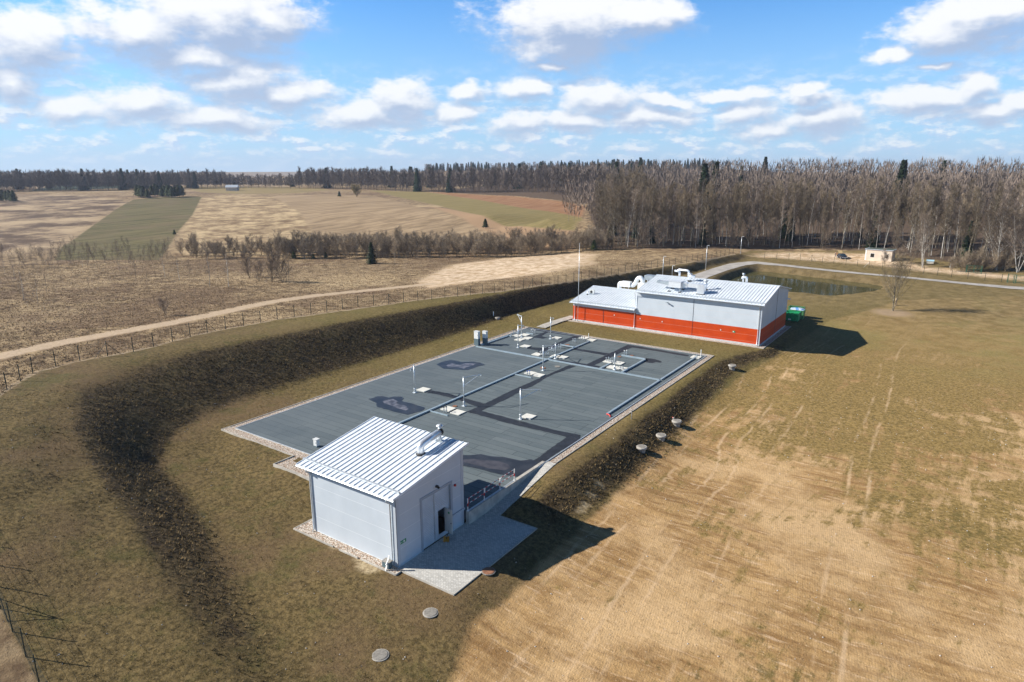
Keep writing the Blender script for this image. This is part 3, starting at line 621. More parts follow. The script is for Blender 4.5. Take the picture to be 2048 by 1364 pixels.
m_st1 = mat('damp_felt', None, fn=stain_fn((0.024,0.025,0.028), (0.040,0.041,0.045))); m_st2 = mat('dried_silt', None, fn=stain_fn((0.07,0.068,0.076), (0.19,0.183,0.20), 1.1)); m_st3 = mat('silty_puddle', None, fn=stain_fn((0.050,0.046,0.050), (0.085,0.078,0.082), 0.8))
s_a = patch('damp_stain', [E1(800,150), E1(860,125), E1(960,105), E1(1060,128), E1(1180,122), E1(1260,135), E1(1315,155), E1(1230,175), E1(1130,210), E1(1010,205), E1(880,195)], m_st1, 0.09)
s_b = patch('dried_silt', [E1(905,165), E1(960,138), E1(1000,150), E1(1050,158), E1(1110,140), E1(1220,142), E1(1190,162), E1(1120,185), E1(1090,195), E1(1040,182), E1(940,182)], m_st2, 0.08)
s_c = patch('damp_stain', [E1(90,518), E1(180,490), E1(240,485), E1(300,500), E1(360,488), E1(440,490), E1(460,508), E1(430,535), E1(530,558), E1(680,602), E1(660,632), E1(580,660), E1(490,682), E1(380,655), E1(190,600), E1(170,560)], m_st1, 0.09)
s_d = patch('dried_silt', [E1(235,540), E1(290,520), E1(350,518), E1(390,540), E1(385,560), E1(480,590), E1(520,620), E1(480,635), E1(390,610), E1(300,575), E1(250,560)], m_st2, 0.08)
s_e = patch('damp_stain', [F1(600,300), F1(760,300), F1(860,290), F1(950,312), F1(1060,318), F1(1200,350), F1(1290,335), F1(1340,370), F1(1240,450), F1(1195,485), F1(1020,465), F1(850,420), F1(715,390), F1(600,370)], m_st1, 0.06)
s_f = patch('silty_puddle', [F1(700,340), F1(800,332), F1(900,345), F1(1000,350), F1(1090,375), F1(1120,410), F1(1060,430), F1(930,415), F1(800,380), F1(700,360)], m_st3, 0.05)
# ------------------------------------------------------------------ yard, ramp, wall
def pav_fn(t, oc, b):
    bk = t.node('ShaderNodeTexBrick'); t.l.new(oc, bk.inputs[0]); bk.inputs['Scale'].default_value = 1; bk.inputs['Brick Width'].default_value = 0.24; bk.inputs['Row Height'].default_value = 0.14
    bk.inputs['Mortar Size'].default_value = 0.012; bk.inputs['Color1'].default_value = (0.46,0.445,0.41,1); bk.inputs['Color2'].default_value = (0.68,0.66,0.61,1); bk.inputs['Mortar'].default_value = (0.30,0.285,0.25,1)
    n = t.noise(oc, 0.6, 4, 0.6); return t.mix(t.mr(n, 0.35, 0.7, 0, 0.4), bk.outputs['Color'], (0.62,0.60,0.55))
m_pav = mat('paving_blocks', None, 0.8, fn=pav_fn, spec=0.25)
yb = MB().prism([(-0.5,-8.45),(5.0,-8.45),(5.0,2.4),(-0.5,2.4)], -1.35, -1.1)
o_ = yb.build('paved_yard', m_pav); o_['kind'] = 'structure'
rb = MB(); ys_ = np.linspace(2.405, 11.7, 20)
for a, b in zip(ys_[:-1], ys_[1:]):
    za, zb = -1.1+1.12*(a-2.4)/9.3, -1.1+1.12*(b-2.4)/9.3; xa, xb = 1.28-0.02*a, 1.28-0.02*b
    rb.add([(0.0,a,za),(xa,a,za),(xb,b,zb),(0.0,b,zb),(0.0,a,za-.4),(xa,a,za-.4),(xb,b,zb-.4),(0.0,b,zb-.4)], [(0,1,2,3),(1,5,6,2),(0,4,5,1)])
rb.box(0.0,11.7,-0.4,1.04,12.25,0.02)
o_ = rb.build('paved_ramp', m_pav); o_['kind'] = 'structure'
ke = MB().box(5.005,-8.53,-1.45,5.085,2.48,-1.07).box(-0.5,-8.53,-1.45,5.0,-8.455,-1.07).box(1.3,2.405,-1.45,5.0,2.48,-1.07); o_ = ke.build('kerb', m_conc); o_['kind'] = 'structure'
rw = MB(); rw.add([(-0.34,-0.28,-1.3),(-0.005,-0.28,-1.3),(-0.005,11.9,-1.3),(-0.34,11.9,-1.3),(-0.34,-0.28,0.06),(-0.005,-0.28,0.06),(-0.005,11.9,0.09),(-0.34,11.9,0.09)], [(0,3,2,1),(4,5,6,7),(0,1,5,4),(1,2,6,5),(2,3,7,6),(3,0,4,7)])
tag(rw.build('retaining_wall', m_conc), 'low pale concrete wall between the tank roof and the paved ramp beside the grey shed', 'wall')
# footpath to the orange building
fp = [up(*A1(1090,278)), up(*A1(1380,180)), up(*A1(1640,100))]
drape('footpath', [(fp[0].x+.2,fp[0].y+0.2),(fp[1].x,fp[1].y),(fp[2].x,fp[2].y)], [1.9,1.9,1.9], 0.16, m_conc, 4, 0.8)
# ------------------------------------------------------------------ buildings
def htop(base, ytop):                     # height above base whose image row is ytop
    d = Vector(base)-CAM; k = 682-ytop
    return (k*d.dot(FW)-FPX*d.dot(UP))/(FPX*UP.z-k*FW.z)
def seam_roof(par, x0, x1, ya, za, yb_, zb, pitch=0.53, th=0.09, name='roof', guard=True, rh=0.07):
    mb = MB(); dy, dz = yb_-ya, zb-za; L = math.hypot(dy, dz)
    mb.add([(x0,ya,za),(x1,ya,za),(x1,yb_,zb),(x0,yb_,zb),(x0,ya,za-th),(x1,ya,za-th),(x1,yb_,zb-th),(x0,yb_,zb-th)], [(0,1,2,3),(7,6,5,4),(0,4,5,1),(1,5,6,2),(2,6,7,3),(3,7,4,0)])
    n = int(round((x1-x0)/pitch))
    nv = Vector((0,-dz,dy)).normalized()
    if nv.z < 0: nv = -nv
    for i in range(n+1):
        x = x0+0.03+(x1-x0-0.06)*i/n; a = Vector((x,ya,za))+nv*rh*.5; b = Vector((x,yb_,zb))+nv*rh*.5
        mb.bar(a, b, 0.04, rh, upv=nv)
    o = mb.build(name, m_roof, par)
    if guard:
        g_ = MB(); f = guard if isinstance(guard, float) else 0.10
        p = Vector((0, ya+dy*f, za+dz*f))+nv*0.16; g_.bar((x0+.05,p.y,p.z), (x1-.05,p.y,p.z), 0.16, 0.13, upv=nv)
        for i in range(int((x1-x0)/1.6)+1):
            x = x0+.3+i*1.6
            if x < x1-.1: g_.bar((x,p.y+0.05,p.z), tuple(Vector((x,p.y+0.05,p.z))-nv*0.16), 0.05, 0.05)
        g_.build('snow_guard', m_galv_l, o)
    return o
def gutter(par, x0, x1, y, z, r=0.085):
    mb = MB(); n = 8
    for i in range(n):
        a = math.pi+math.pi*i/(n-1); 
        mb.v += [(x0, y+r*math.cos(a), z+r*math.sin(a)), (x1, y+r*math.cos(a), z+r*math.sin(a))]
    for i in range(n-1): mb.f.append((2*i, 2*i+1, 2*i+3, 2*i+2)); mb.m.append(0)
    mb.box(x0-.01, y-r-.012, z-.02, x1+.01, y-r, z+.02)
    return mb.build('gutter', m_galv_l, par)
def downpipe(par, x, yw, ztop, zbot, out=0.45):
    return MB().tube([(x,yw-out,ztop),(x,yw-out,ztop-.12),(x,yw-.1,ztop-.45),(x,yw-.1,zbot+.25),(x,yw-.28,zbot+.08)], 0.055, 10).build('downpipe', m_galv_l, par, smooth=True)
# grey shed in front
zb0 = -1.1; X0, X1, Y0, Y1 = -10.15, -0.5, -8.3, -0.38
def zr(y): return 4.66+(y+8.62)*0.152
sh = thing('pump_shed', (X0, Y0, 0), 'tall light grey metal shed with a sloping ribbed roof and open wicket door', 'shed'); sh.location = (0,0,0)
wl = MB(); th_ = 0.14
def wallx(mb, x0, x1, ya, yb2, za=zb0, top=None):   # wall panels running along y with a sloping top
    zt0, zt1 = (zr(ya)-.1, zr(yb2)-.1) if top is None else top
    mb.add([(x0,ya,za),(x1,ya,za),(x1,yb2,za),(x0,yb2,za),(x0,ya,zt0),(x1,ya,zt0),(x1,yb2,zt1),(x0,yb2,zt1)], [(0,3,2,1),(4,5,6,7),(0,1,5,4),(1,2,6,5),(2,3,7,6),(3,0,4,7)])
wl.box(X0, Y0, zb0-.4, X1-.003, Y0+th_, zr(Y0)-.1); wl.box(X0, Y1-th_, zb0-.4, X1-.003, Y1, zr(Y1)-.12)
wallx(wl, X0-.002, X0+th_, Y0+th_+.002, Y1-th_-.002, zb0-.4)
DY0, DY1, DZ = -5.52, -2.0, 3.28
wallx(wl, X1-th_, X1, Y0+th_+.002, DY0, zb0-.1); wallx(wl, X1-th_, X1, DY0+.001, DY1-.001, DZ); wallx(wl, X1-th_, X1, DY1, Y1-.002, zb0-.1)
wl.build('wall', m_wallF, sh)
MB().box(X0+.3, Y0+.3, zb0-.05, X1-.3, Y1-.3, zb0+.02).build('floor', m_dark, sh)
MB().box(-4.4,-5.3,zb0+.02,-4.3,-1.9,3.2).build('dark_backing', m_dark, sh)  # near-black sheet behind the doorway stands in for the unlit depth
seam_roof(sh, -11.3, -0.36, -8.62, zr(-8.62), 0.30, zr(0.30), 0.52, guard=0.085)
pieces('base_trim', m_galv_l, sh, (X0-.03,Y0-.03,zb0-.3,X1+.03,Y0-.002,zb0+.09), (X1+.002,Y0-.03,zb0-.1,X1+.04,DY0-.16,zb0+.09), (X1+.002,DY1+.17,zb0-.1,X1+.04,Y1+.02,zb0+.09))
pieces('corner_trim', m_panel, sh, (X0-.025,Y0-.025,zb0+.1,X0+.28,Y0-.002,zr(Y0)-.15), (X1-.26,Y0-.025,zb0+.1,X1+.03,Y0-.002,zr(Y0)-.15), (X1+.002,Y0-.025,zb0+.1,X1+.03,Y0+.3,zr(Y0)-.16), (X1+.002,Y1-.3,zb0+.1,X1+.03,Y1+.03,zr(Y1)-.25))
gutter(sh, -11.3, -0.36, -8.72, 4.62)
downpipe(sh, -9.95, Y0, 4.55, zb0); downpipe(sh, -0.98, Y0, 4.55, zb0)
fr_ = MB().box(X1+.002,DY0-.17,zb0,X1+.05,DY0+.04,DZ+.2).box(X1+.002,DY1-.06,zb0+1.5,X1+.05,DY1+.17,DZ+.2).box(X1+.002,DY0+.041,DZ-.02,X1+.05,DY1-.061,DZ+.2).box(X1+.002,DY1+.02,zb0,X1+.05,DY1+.17,zb0+1.49)
fr_.build('door_frame', mat('frame_grey', (0.34,0.38,0.43), .5), sh)
def secdoor(t, oc, b):
    s = t.node('ShaderNodeSeparateXYZ'); t.l.new(oc, s.inputs[0]); z = s.outputs[2]
    bn = t.node('ShaderNodeBump'); bn.inputs['Strength'].default_value = 0.9; bn.inputs['Distance'].default_value = 0.02
    t.l.new(t.math('SINE', t.math('MULTIPLY', z, 42.0)), bn.inputs['Height']); t.l.new(bn.outputs[0], b.inputs['Normal'])
    n = t.noise(oc, 1.2, 3, 0.6); return t.mix(t.mr(n, 0.3, 0.7), (0.53,0.58,0.63), (0.60,0.65,0.70))
m_sec = mat('sectional_door_panel', None, 0.45, fn=secdoor)
WY0, WY1, WZ0, WZ1 = -3.5, -2.64, -0.72, 1.42
xd0, xd1 = X1-.17, X1-.11
sd = MB().box(xd0,DY0,zb0,xd1,WY0,DZ).box(xd0,WY1,zb0,xd1,DY1,DZ).box(xd0,WY0+.001,WZ1,xd1,WY1-.001,DZ).box(xd0,WY0+.001,zb0,xd1,WY1-.001,WZ0).build('sectional_door', m_sec, sh)
pieces('guide_rail', m_galv, sd, (xd1+.002,-4.02,zb0+.02,xd1+.03,-3.9,DZ), (xd1+.002,DY1-.1,zb0,xd1+.05,DY1-.03,DZ))
e_ = up(*F1(621, 975), WZ0+0.02); ang = math.atan2(e_.y-WY1, e_.x-xd1); Ld = 0.86
lf = MB().box(0,-.025,WZ0,Ld,.025,WZ1); lo_ = lf.build('wicket_door', mat('door_leaf_pale', (0.62,0.62,0.58), 0.5), sh, loc=(xd1+.02,WY1,0)); lo_.rotation_euler = (0,0,ang)
MB().box(Ld-.14,-.09,0.22,Ld-.06,-.027,0.26).build('handle', m_black, lo_); MB().box(.38,-.035,1.0,.58,-.0255,1.16).build('safety_sign', mat('sign_green', (0.02,0.25,0.10), 0.5), lo_)
MB().box(X1+.035,DY1+.175,0.27,X1+.13,Y1+.05,0.40).build('ledge', m_panel, sh)
MB().box(X1+.0,-3.85,3.68,X1+.22,-3.68,3.84).box(X1+.22,-3.83,3.62,X1+.32,-3.70,3.78).build('wall_lamp', m_black, sh)
MB().lathe((0,0,0), [(0.09,-.06),(0.11,0),(0.09,.08),(0.04,.11)], 12).build('siren', m_red, sh, loc=(X1+.1,-1.53,2.93))
sg = MB().box(X1+.002,-8.13,0.68,X1+.02,-7.35,0.95).build('safety_sign', bpy.data.materials['sign_green'], sh)
mw = mat('sign_white', (0.7,0.75,0.7), 0.5); MB().box(X1+.0205,-7.98,0.74,X1+.024,-7.93,0.88).box(X1+.0205,-7.88,0.80,X1+.024,-7.74,0.84).box(X1+.0205,-7.66,0.73,X1+.024,-7.48,0.89).build('sign_marks', mw, sg)
o_ = MB().box(-11.6,-9.05,-1.45,X0-.04,-3.4,-1.06).box(X0-.035,-9.05,-1.45,-0.03,Y0-.04,-1.06).build('gravel_strip', m_gravel); o_['kind'] = 'structure'
kk2 = MB()
for a, b in (((-11.68,-9.12),(-6.8,-9.12)),((-6.1,-9.13),(-4.0,-9.14)),((-3.7,-9.1),(-0.05,-9.12))): kk2.box(a[0],a[1]-.04,-1.4,b[0],a[1]+.04,-1.03)
kk2.box(-11.68,-9.07,-1.4,-11.61,-3.5,-1.03); kk2.box(-.03,-9.12,-1.4,.04,-8.56,-1.03); o_ = kk2.build('kerb', m_conc); o_['kind'] = 'structure'
# duct on the shed roof
def roofF(px, py): return onpl(px, py, (0,-8.62,zr(-8.62)), (0,-0.152,1))
def arc(a, b, c, n=6):                    # quadratic bend
    a, b, c = Vector(a), Vector(b), Vector(c); return [tuple(a*(1-t)**2+b*2*t*(1-t)+c*t*t) for t in [i/n for i in range(n+1)]]
b1 = roofF(*F1(348,290)); b2 = roofF(*F1(512,178)); hh1 = 0.78
t1 = b1+Vector((0,0,hh1)); t2 = b2+Vector((0,0,hh1+.05)); dr_ = (t2-t1).normalized()
du = thing('roof_duct', b1, 'shiny bent duct with mushroom cowl on the roof of the grey shed', 'duct'); L_ = lambda p: tuple(Vector(p)-b1)
MB().tube([L_(b1-Vector((0,0,.1))), L_(b1+Vector((0,0,.55)))]+[L_(p) for p in arc(b1+Vector((0,0,.6)), t1, t1+dr_*.45)]+[L_(t2-dr_*.1)], 0.30, 16).build('pipe', m_shiny, du, smooth=True)
MB().lathe(L_(b1), [(0.40,-.05),(0.40,.05),(0.32,.12)], 16).build('roof_collar', m_black, du)
MB().tube([L_(t2-dr_*.1), L_(t2+dr_*.14)], 0.315, 14).build('joint_sleeve', m_black, du)
MB().tube([L_(b2-Vector((0,0,.05))), L_(t2+Vector((0,0,.45)))], 0.13, 12).build('riser', m_galv_l, du, smooth=True)
MB().lathe(L_(t2+Vector((0,0,.42))), [(0.13,0),(0.30,.08),(0.30,.14),(0.10,.24),(0.02,.27)], 16).build('cowl', m_galv_l, du, smooth=True)
MB().bar(L_(b2+Vector((-.3,-.2,-.05))), L_(t2+Vector((-.1,-.2,-.2))), .05,.05).bar(L_(b2+Vector((.25,-.1,-.05))), L_(t2+Vector((.1,-.1,-.2))), .05,.05).box(L_(b2)[0]-.35,L_(b2)[1]-.3,L_(b2)[2]-.04,L_(b2)[0]+.3,L_(b2)[1]+.3,L_(b2)[2]+.05).build('support', m_galv, du)
# orange and grey hall with low wing
MX0, MX1, MY0, MY1, ML = -16.7, 5.1, 70.0, 87.6, -29.7; RY = 78.8
hall = thing('plant_hall', (0,0,0), 'long orange and pale grey metal hall with ribbed gable roofs and a lower left wing', 'industrial building')
def zm(y): return 6.95+(y-69.4)*0.190 if y <= RY else 6.95+(RY-69.4)*0.190-(y-RY)*0.190
def zw(y): return 3.60+(y-69.4)*0.186 if y <= RY else 3.60+(RY-69.4)*0.186-(y-RY)*0.186
def gable_box(mb, x0, x1, zf, zbot=-0.4):
    prof = [(MY0,zbot),(MY1,zbot),(MY1,zf(MY1)-.1),(RY,zf(RY)-.1),(MY0,zf(MY0)-.1)]
    vs = [(x0,a,b) for a,b in prof]+[(x1,a,b) for a,b in prof]
    mb.add(vs, [(0,1,2,3,4),(9,8,7,6,5)]+[(i,5+i,5+(i+1)%5,(i+1)%5) for i in range(5)])
mb = MB(); gable_box(mb, MX0, MX1, zm); o_ = mb.build('wall', m_wallM, hall)
mb = MB(); gable_box(mb, ML, MX0-.002, zw); mb.build('wing_wall', m_wallW, hall)


seam_roof(hall, MX0-.15, MX1+.45, 69.4, zm(69.4), RY, zm(RY), 0.53, rh=.075, guard=0.05); seam_roof(hall, MX0-.15, MX1+.45, 88.2, zm(88.2), RY+.002, zm(RY), 0.53, guard=False)
seam_roof(hall, ML-.5, MX0-.16, 69.4, zw(69.4), RY, zw(RY), 0.53, rh=.075, guard=0.05, name='wing_roof'); seam_roof(hall, ML-.5, MX0-.16, 88.2, zw(88.2), RY+.002, zw(RY), 0.53, guard=False, name='wing_roof')
MB().bar((MX0-.15,RY,zm(RY)+.05),(MX1+.45,RY,zm(RY)+.05),.35,.05).build('ridge_cap', m_roof, hall); MB().bar((ML-.5,RY,zw(RY)+.05),(MX0-.17,RY,zw(RY)+.05),.35,.05).build('ridge_cap', m_roof, hall)
gutter(hall, MX0-.15, MX1+.45, 69.3, zm(69.4)-.08, .1); gutter(hall, ML-.5, MX0-.16, 69.3, zw(69.4)-.08, .1)
downpipe(hall, 4.75, MY0, zm(69.4)-.15, 0, .6); downpipe(hall, -17.0, MY0, zw(69.4)-.15, 0, .6); downpipe(hall, -29.3, MY0, zw(69.4)-.15, 0, .6)
MB().tube([(MX0-.25,69.3,zm(69.4)-.2),(MX0-.25,69.8,zm(69.4)-.75),(MX0-.25,69.86,zw(70)+.35),(MX0-.25,69.6,zw(69.6)+.2)], .055, 8).build('downpipe', m_galv_l, hall, smooth=True)
pieces('plinth', m_galv_l, hall, (ML-.06,MY0-.10,-.3,MX0-.003,MY0-.003,.24), (MX0,MY0-.10,-.3,MX1+.10,MY0-.003,.24), (MX1+.003,MY0-.1,-.3,MX1+.10,MY1,.20))
pieces('joint_trim', mat('joint_dark_orange', (0.22,0.03,0.01), 0.5), hall, (-6.28,MY0-.03,.25,-6.20,MY0-.002,2.75), (-23.35,MY0-.03,.25,-23.2,MY0-.002,2.85))
pieces('joint_trim', mat('joint_dark', (0.10,0.11,0.12), 0.5), hall, (-6.27,MY0-.03,2.751,-6.21,MY0-.002,6.85), (MX1+.002,79.65,.25,MX1+.03,79.75,8.4))
pieces('corner_trim', mat('trim_orange', (0.60,0.075,0.012), 0.45), hall, (ML-.02,MY0-.03,.25,ML+.30,MY0-.003,2.85), (MX0-.001,MY0-.03,.25,MX0+.05,MY0-.003,2.75))
MB().box(MX1-.26,MY0-.03,.25,MX1+.03,MY0-.003,6.85).build('corner_trim', m_panel, hall)
MB().box(ML,MY0-.035,2.86,MX0-.01,MY0-.003,3.55).build('fascia_band', m_panel, hall)
for (x, z) in ((-11.72,1.96),(-15.9,1.98),(-1.32,1.88),(-21.04,2.01)): MB().box(x-.07,MY0-.05,z-.11,x+.07,MY0-.003,z+.11).build('wall_socket', m_cab, hall)
vs_ = MB().box(.66,MY0-.04,1.72,1.1,MY0-.003,2.0).build('safety_sign', bpy.data.materials['sign_green'], hall); MB().box(.72,MY0-.044,1.78,.9,MY0-.041,1.94).build('sign_marks', mw, vs_)
MB().box(-11.2,MY0-.35,5.5,-10.9,MY0-.003,5.62).box(-10.9,MY0-.5,5.42,-10.6,MY0-.3,5.56).build('wall_lamp', m_galv, hall)
MB().box(MX1+.003,87.0,5.1,MX1+.6,87.25,5.3).build('wall_lamp', m_galv_l, hall)
o_ = MB().box(ML-.6,69.15,-.3,MX1+.9,69.88,-.04).box(MX1+.12,69.885,-.3,MX1+.9,88.2,-.04).build('gravel_strip', m_gravel); o_['kind'] = 'structure'
o_ = MB().box(ML-.7,69.05,-.3,MX1+1.0,69.145,-.01).box(MX1+.91,69.15,-.3,MX1+1.0,88.2,-.01).build('kerb', m_conc); o_['kind'] = 'structure'
# --- roof plant
D1 = lambda X, Y: (1290+X/6.606, 530+Y/6.606)
C1 = lambda X, Y: (1130+X/9.095, 530+Y/9.095)
def roofM(px, py): return onpl(px, py, (0,69.4,6.95), (0,-0.190,1))
def roofW(px, py): return onpl(px, py, (0,69.4,3.60), (0,-0.186,1))
f1 = roofM(*D1(320,348)); f2 = roofM(*D1(462,358)); bx0 = f1.x-.15; bx1 = f2.x+.15; by = f1.y-.1; bz = f1.z+.75
ah = thing('air_handler', (0,0,0), 'white air handling unit on legs with silver ducts on the high roof slope', 'ventilation unit')
MB().box(bx0,by,bz,bx1,by+1.9,bz+1.05).box(bx0-.08,by-.08,bz+1.051,bx1+.08,by+1.98,bz+1.12).build('casing', m_duct, ah, bevel=.02)
lg = MB()
for x in (bx0+.15, bx1-.15):
    for y in (by+.15, by+1.7): l_ = MB().bar((x,y,zm(y)), (x,y,bz), .09,.09).build('leg', m_galv_l, ah); MB().box(x-.25,y-.25,zm(y)-.06,x+.25,y+.25,zm(y)+.10).build('rubber_foot', m_black, l_)
dc1 = onax(*D1(145,215), 1, by+.9); MB().add([(bx0,by+.35,bz+.25),(bx0,by+1.4,bz+.25),(bx0,by+1.4,bz+.9),(bx0,by+.35,bz+.9),(bx0-1.6,by+.5,bz+.4),(bx0-1.6,by+1.3,bz+.4),(bx0-1.6,by+1.3,bz+.85),(bx0-1.6,by+.5,bz+.85)], [(3,2,1,0),(4,5,6,7),(0,1,5,4),(1,2,6,5),(2,3,7,6),(3,0,4,7)]).add([(bx0-1.6,by+.5,bz+.4),(bx0-1.6,by+1.3,bz+.4),(bx0-1.6,by+1.3,bz+.85),(bx0-1.6,by+.5,bz+.85),(bx0-2.5,by+.5,bz+.55),(bx0-2.5,by+1.3,bz+.55),(bx0-2.3,by+1.3,bz+.95),(bx0-2.3,by+.5,bz+.95)], [(3,2,1,0),(4,5,6,7),(0,1,5,4),(1,2,6,5),(2,3,7,6),(3,0,4,7)]).build('intake_duct', m_galv, ah)
ex = roofM(*D1(740,378)); 
MB().bar((bx1,by+.9,bz+.55),(bx1+1.0,by+.9,bz+.55),1.0,.85).bar((bx1+1.0,by+.9,bz+.52),(ex.x-.1,by+.7,bz+.62),.85,.66).box(ex.x-.62,by+.1,zm(by)-.1,ex.x+.62,by+1.3,bz+.98).build('supply_duct', m_shiny, ah, bevel=.06)
MB().box(ex.x-.75,by,zm(by)-.25,ex.x+.75,by+1.42,zm(by)+.12).build('roof_collar', m_black, ah)
def vent(name, base, h, r, label, bend=None, cap=True, m=m_shiny):
    t_ = thing(name, base, label, 'roof vent')
    if bend: pts = [(0,0,-.1),(0,0,h-.35)]+arc((0,0,h-.3),(0,0,h),(bend[0]*.3,bend[1]*.3,h))+[(bend[0],bend[1],h)]+(arc((bend[0],bend[1],h),(bend[0]*1.35,bend[1]*1.35,h),(bend[0]*1.4,bend[1]*1.4,h-.35)) if len(bend) > 2 else [])
    else: pts = [(0,0,-.1),(0,0,h)]
    MB().tube(pts, r, 12).build('pipe', m, t_, smooth=True); MB().lathe((0,0,0), [(r*1.5,-.1),(r*1.5,.12),(r*1.1,.2)], 12).build('roof_collar', m_black, t_)
    if cap: MB().lathe((0,0,h if not bend else h), [(r*.7,0),(r*.7,.25),(r*1.7,.32),(r*1.7,.4),(.03,.55)], 12).build('cowl', m_galv_l, t_, smooth=True)
    return t_
vent('roof_vent', roofM(*D1(800,330)), 1.25, .26, 'round silver vent with mushroom cap beside the end of the air handling duct')
vent('roof_vent', roofM(*D1(590,215)), 1.0, .27, 'short silver vent with leaning cap just below the ridge above the air handling unit', (0.9,-0.1))
q_ = onax(*D1(575,165), 1, 79.6); vent('roof_vent', (q_.x,79.6,zm(79.6)), 1.35, .2, 'curved silver pipe bending over the ridge of the high roof', (-1.6,0.2,1), cap=False)
q_ = onax(*D1(455,150), 1, 80.2); vent('roof_vent', (q_.x,80.2,zm(80.2)), 1.1, .2, 'lying silver pipe with cap behind the ridge at the left end of the high roof', (-1.0,0.1))
q_ = onax(*D1(1340,240), 1, 79.8); vent('roof_vent', (q_.x,79.8,zm(79.8)), 1.05, .21, 'silver bent vent pipe standing behind the ridge in front of the pond', (-.55,0,1), cap=False)
q_ = onax(*D1(1295,235), 1, 80.4); vent('roof_vent', (q_.x,80.4,zm(80.4)), 1.25, .15, 'thin capped vent standing left of the bent pipe in front of the pond')
# wing plant
p_ = roofW(*C1(490,530)); ac = thing('condenser', p_, 'small grey air conditioning unit near the left end of the low roof', 'air conditioner')
MB().box(-.5,-.2,.12,.5,.25,.85).build('casing', m_cab, ac, bevel=.02); MB().lathe((0,0,0), [(.26,0),(.26,.02)], 16).build('fan_grille', m_black, ac, loc=(-.02,-.203,.5)).rotation_euler = (math.pi/2,0,0)
pieces('foot', m_galv, ac, (-.42,-.2,-.05,-.34,.25,.119), (.34,-.2,-.05,.42,.25,.119))
p_ = roofW(*C1(410,540)); vent('roof_vent', p_, .55, .12, 'little bent vent beside the small air conditioning unit on the low roof', (.4,.15), cap=False)
wy = 81.2; zz = zw(wy)
def cw(X, Y, y=wy): p = onax(*C1(X, Y), 1, y); return Vector((p.x, p.y, p.z))
fd = thing('fan_duct', (0,0,0), 'thick white curved duct and fan box behind the ridge of the low roof', 'duct')
a_ = cw(990,420); bL = cw(1010,340); bR = cw(1200,350)
MB().tube([(a_.x,wy,zz-.1),(a_.x,wy,bL.z-.25)]+arc((a_.x,wy,bL.z-.2),(a_.x,wy,bL.z+.12),(bL.x+.2,wy,bL.z+.12))+[(bL.x+.4,wy,bL.z+.12)], .42, 16).build('elbow', m_duct, fd, smooth=True)
MB().box(bL.x+.3,wy-.6,bL.z-.45,bR.x,wy+.6,bL.z+.6).build('fan_box', m_white, fd, bevel=.03)
pieces('leg', m_galv, fd, (bL.x+1.0,wy-.5,zz,bL.x+1.08,wy-.42,bL.z-.44), (bR.x-.3,wy-.5,zz,bR.x-.22,wy-.42,bL.z-.44))
c1_ = cw(1215,370); c2_ = cw(1330,245); c3_ = cw(1400,225); c4_ = cw(1415,300)
MB().tube([(bR.x-.05,wy,bL.z-.05),(c1_.x+.1,wy,bL.z-.1)]+arc((c1_.x+.2,wy,bL.z-.1),(c1_.x+.5,wy,bL.z),(c1_.x+.8,wy,bL.z+.5))+[(c2_.x-.1,wy,c2_.z-.1)]+arc((c2_.x,wy,c2_.z),(c3_.x,wy,c2_.z+.55),(c4_.x,wy,c4_.z),8)+[(c4_.x,wy,c4_.z-.3)], .42, 16).build('bent_pipe', m_duct, fd, smooth=True)
MB().box(c4_.x-.75,wy-.7,zz-.2,c4_.x+.8,wy+.7,c4_.z-.25).build('outlet_box', m_white, fd, bevel=.03)
u1 = cw(1470,250,84); u2 = cw(1620,250,84); u3 = cw(1500,180,84); cu = thing('cooling_unit', (0,0,0), 'grey box shaped unit on legs behind the white duct beside the high roof', 'ventilation unit')
MB().box(u1.x,83.2,u3.z-.9,u2.x,84.8,u3.z).build('casing', m_galv, cu, bevel=.03)
for x in (u1.x+.05, u2.x-.15):
    for y in (83.25, 84.65): MB().box(x,y,zw(y)-.1,x+.1,y+.1,u3.z-.9).build('leg', m_white, cu)
# ------------------------------------------------------------------ deck furniture
def local(o): return None
# cable ducts (light metal trunking)
def trunk(name, pts, label, w_=0.27, h_=0.16, z0=0.05):
    p0 = Vector(pts[0]); t_ = MB()
    for a, b in zip(pts[:-1], pts[1:]):
        d = (Vector(b)-Vector(a)).normalized()*w_*0.5; a2 = Vector(a)-p0-(d if a != pts[0] else Vector((0,0,0))); b2 = Vector(b)-p0+(d if b != pts[-1] else Vector((0,0,0)))
        t_.bar((a2.x,a2.y,z0+h_/2), (b2.x,b2.y,z0+h_/2), w_, h_)
        L = (b2-a2).length; n = int(L/2.5)
        for i in range(1, n+1):
            c = a2+(b2-a2)*(i/(n+1)); t_.bar(tuple(Vector((c.x,c.y,z0+h_/2))-d.normalized()*.03), tuple(Vector((c.x,c.y,z0+h_/2))+d.normalized()*.03), w_+.02, h_+.015)
    o = t_.build(name, m_trk, None, loc=(p0.x,p0.y,0.0)); return tag(o, label, 'cable duct')
m_trk = mat('trunking_metal', (0.40,0.49,0.54), 0.4, 0.3, var=0.08, vscale=1.5)
def g2(f, X, Y): p = up(*f(X, Y), 0.15); return (p.x, p.y, 0)
c_a = g2(A1,75,560); c_x = g2(A1,1190,768); c_b = g2(B1,1260,775)
yy_ = (c_a[1]+c_x[1]+c_b[1])/3
trunk('cable_duct', [(-32.6,yy_,0), (-1.1,yy_,0)], 'longest duct crossing the tank roof from the twin cabinets to its right edge')
xx_ = (c_x[0]+g2(E1,1370,370)[0])/2
trunk('cable_duct', [(xx_,0.9,0), (xx_,yy_-.18,0)], 'pale metal cable duct running up the middle from behind the grey shed roof')
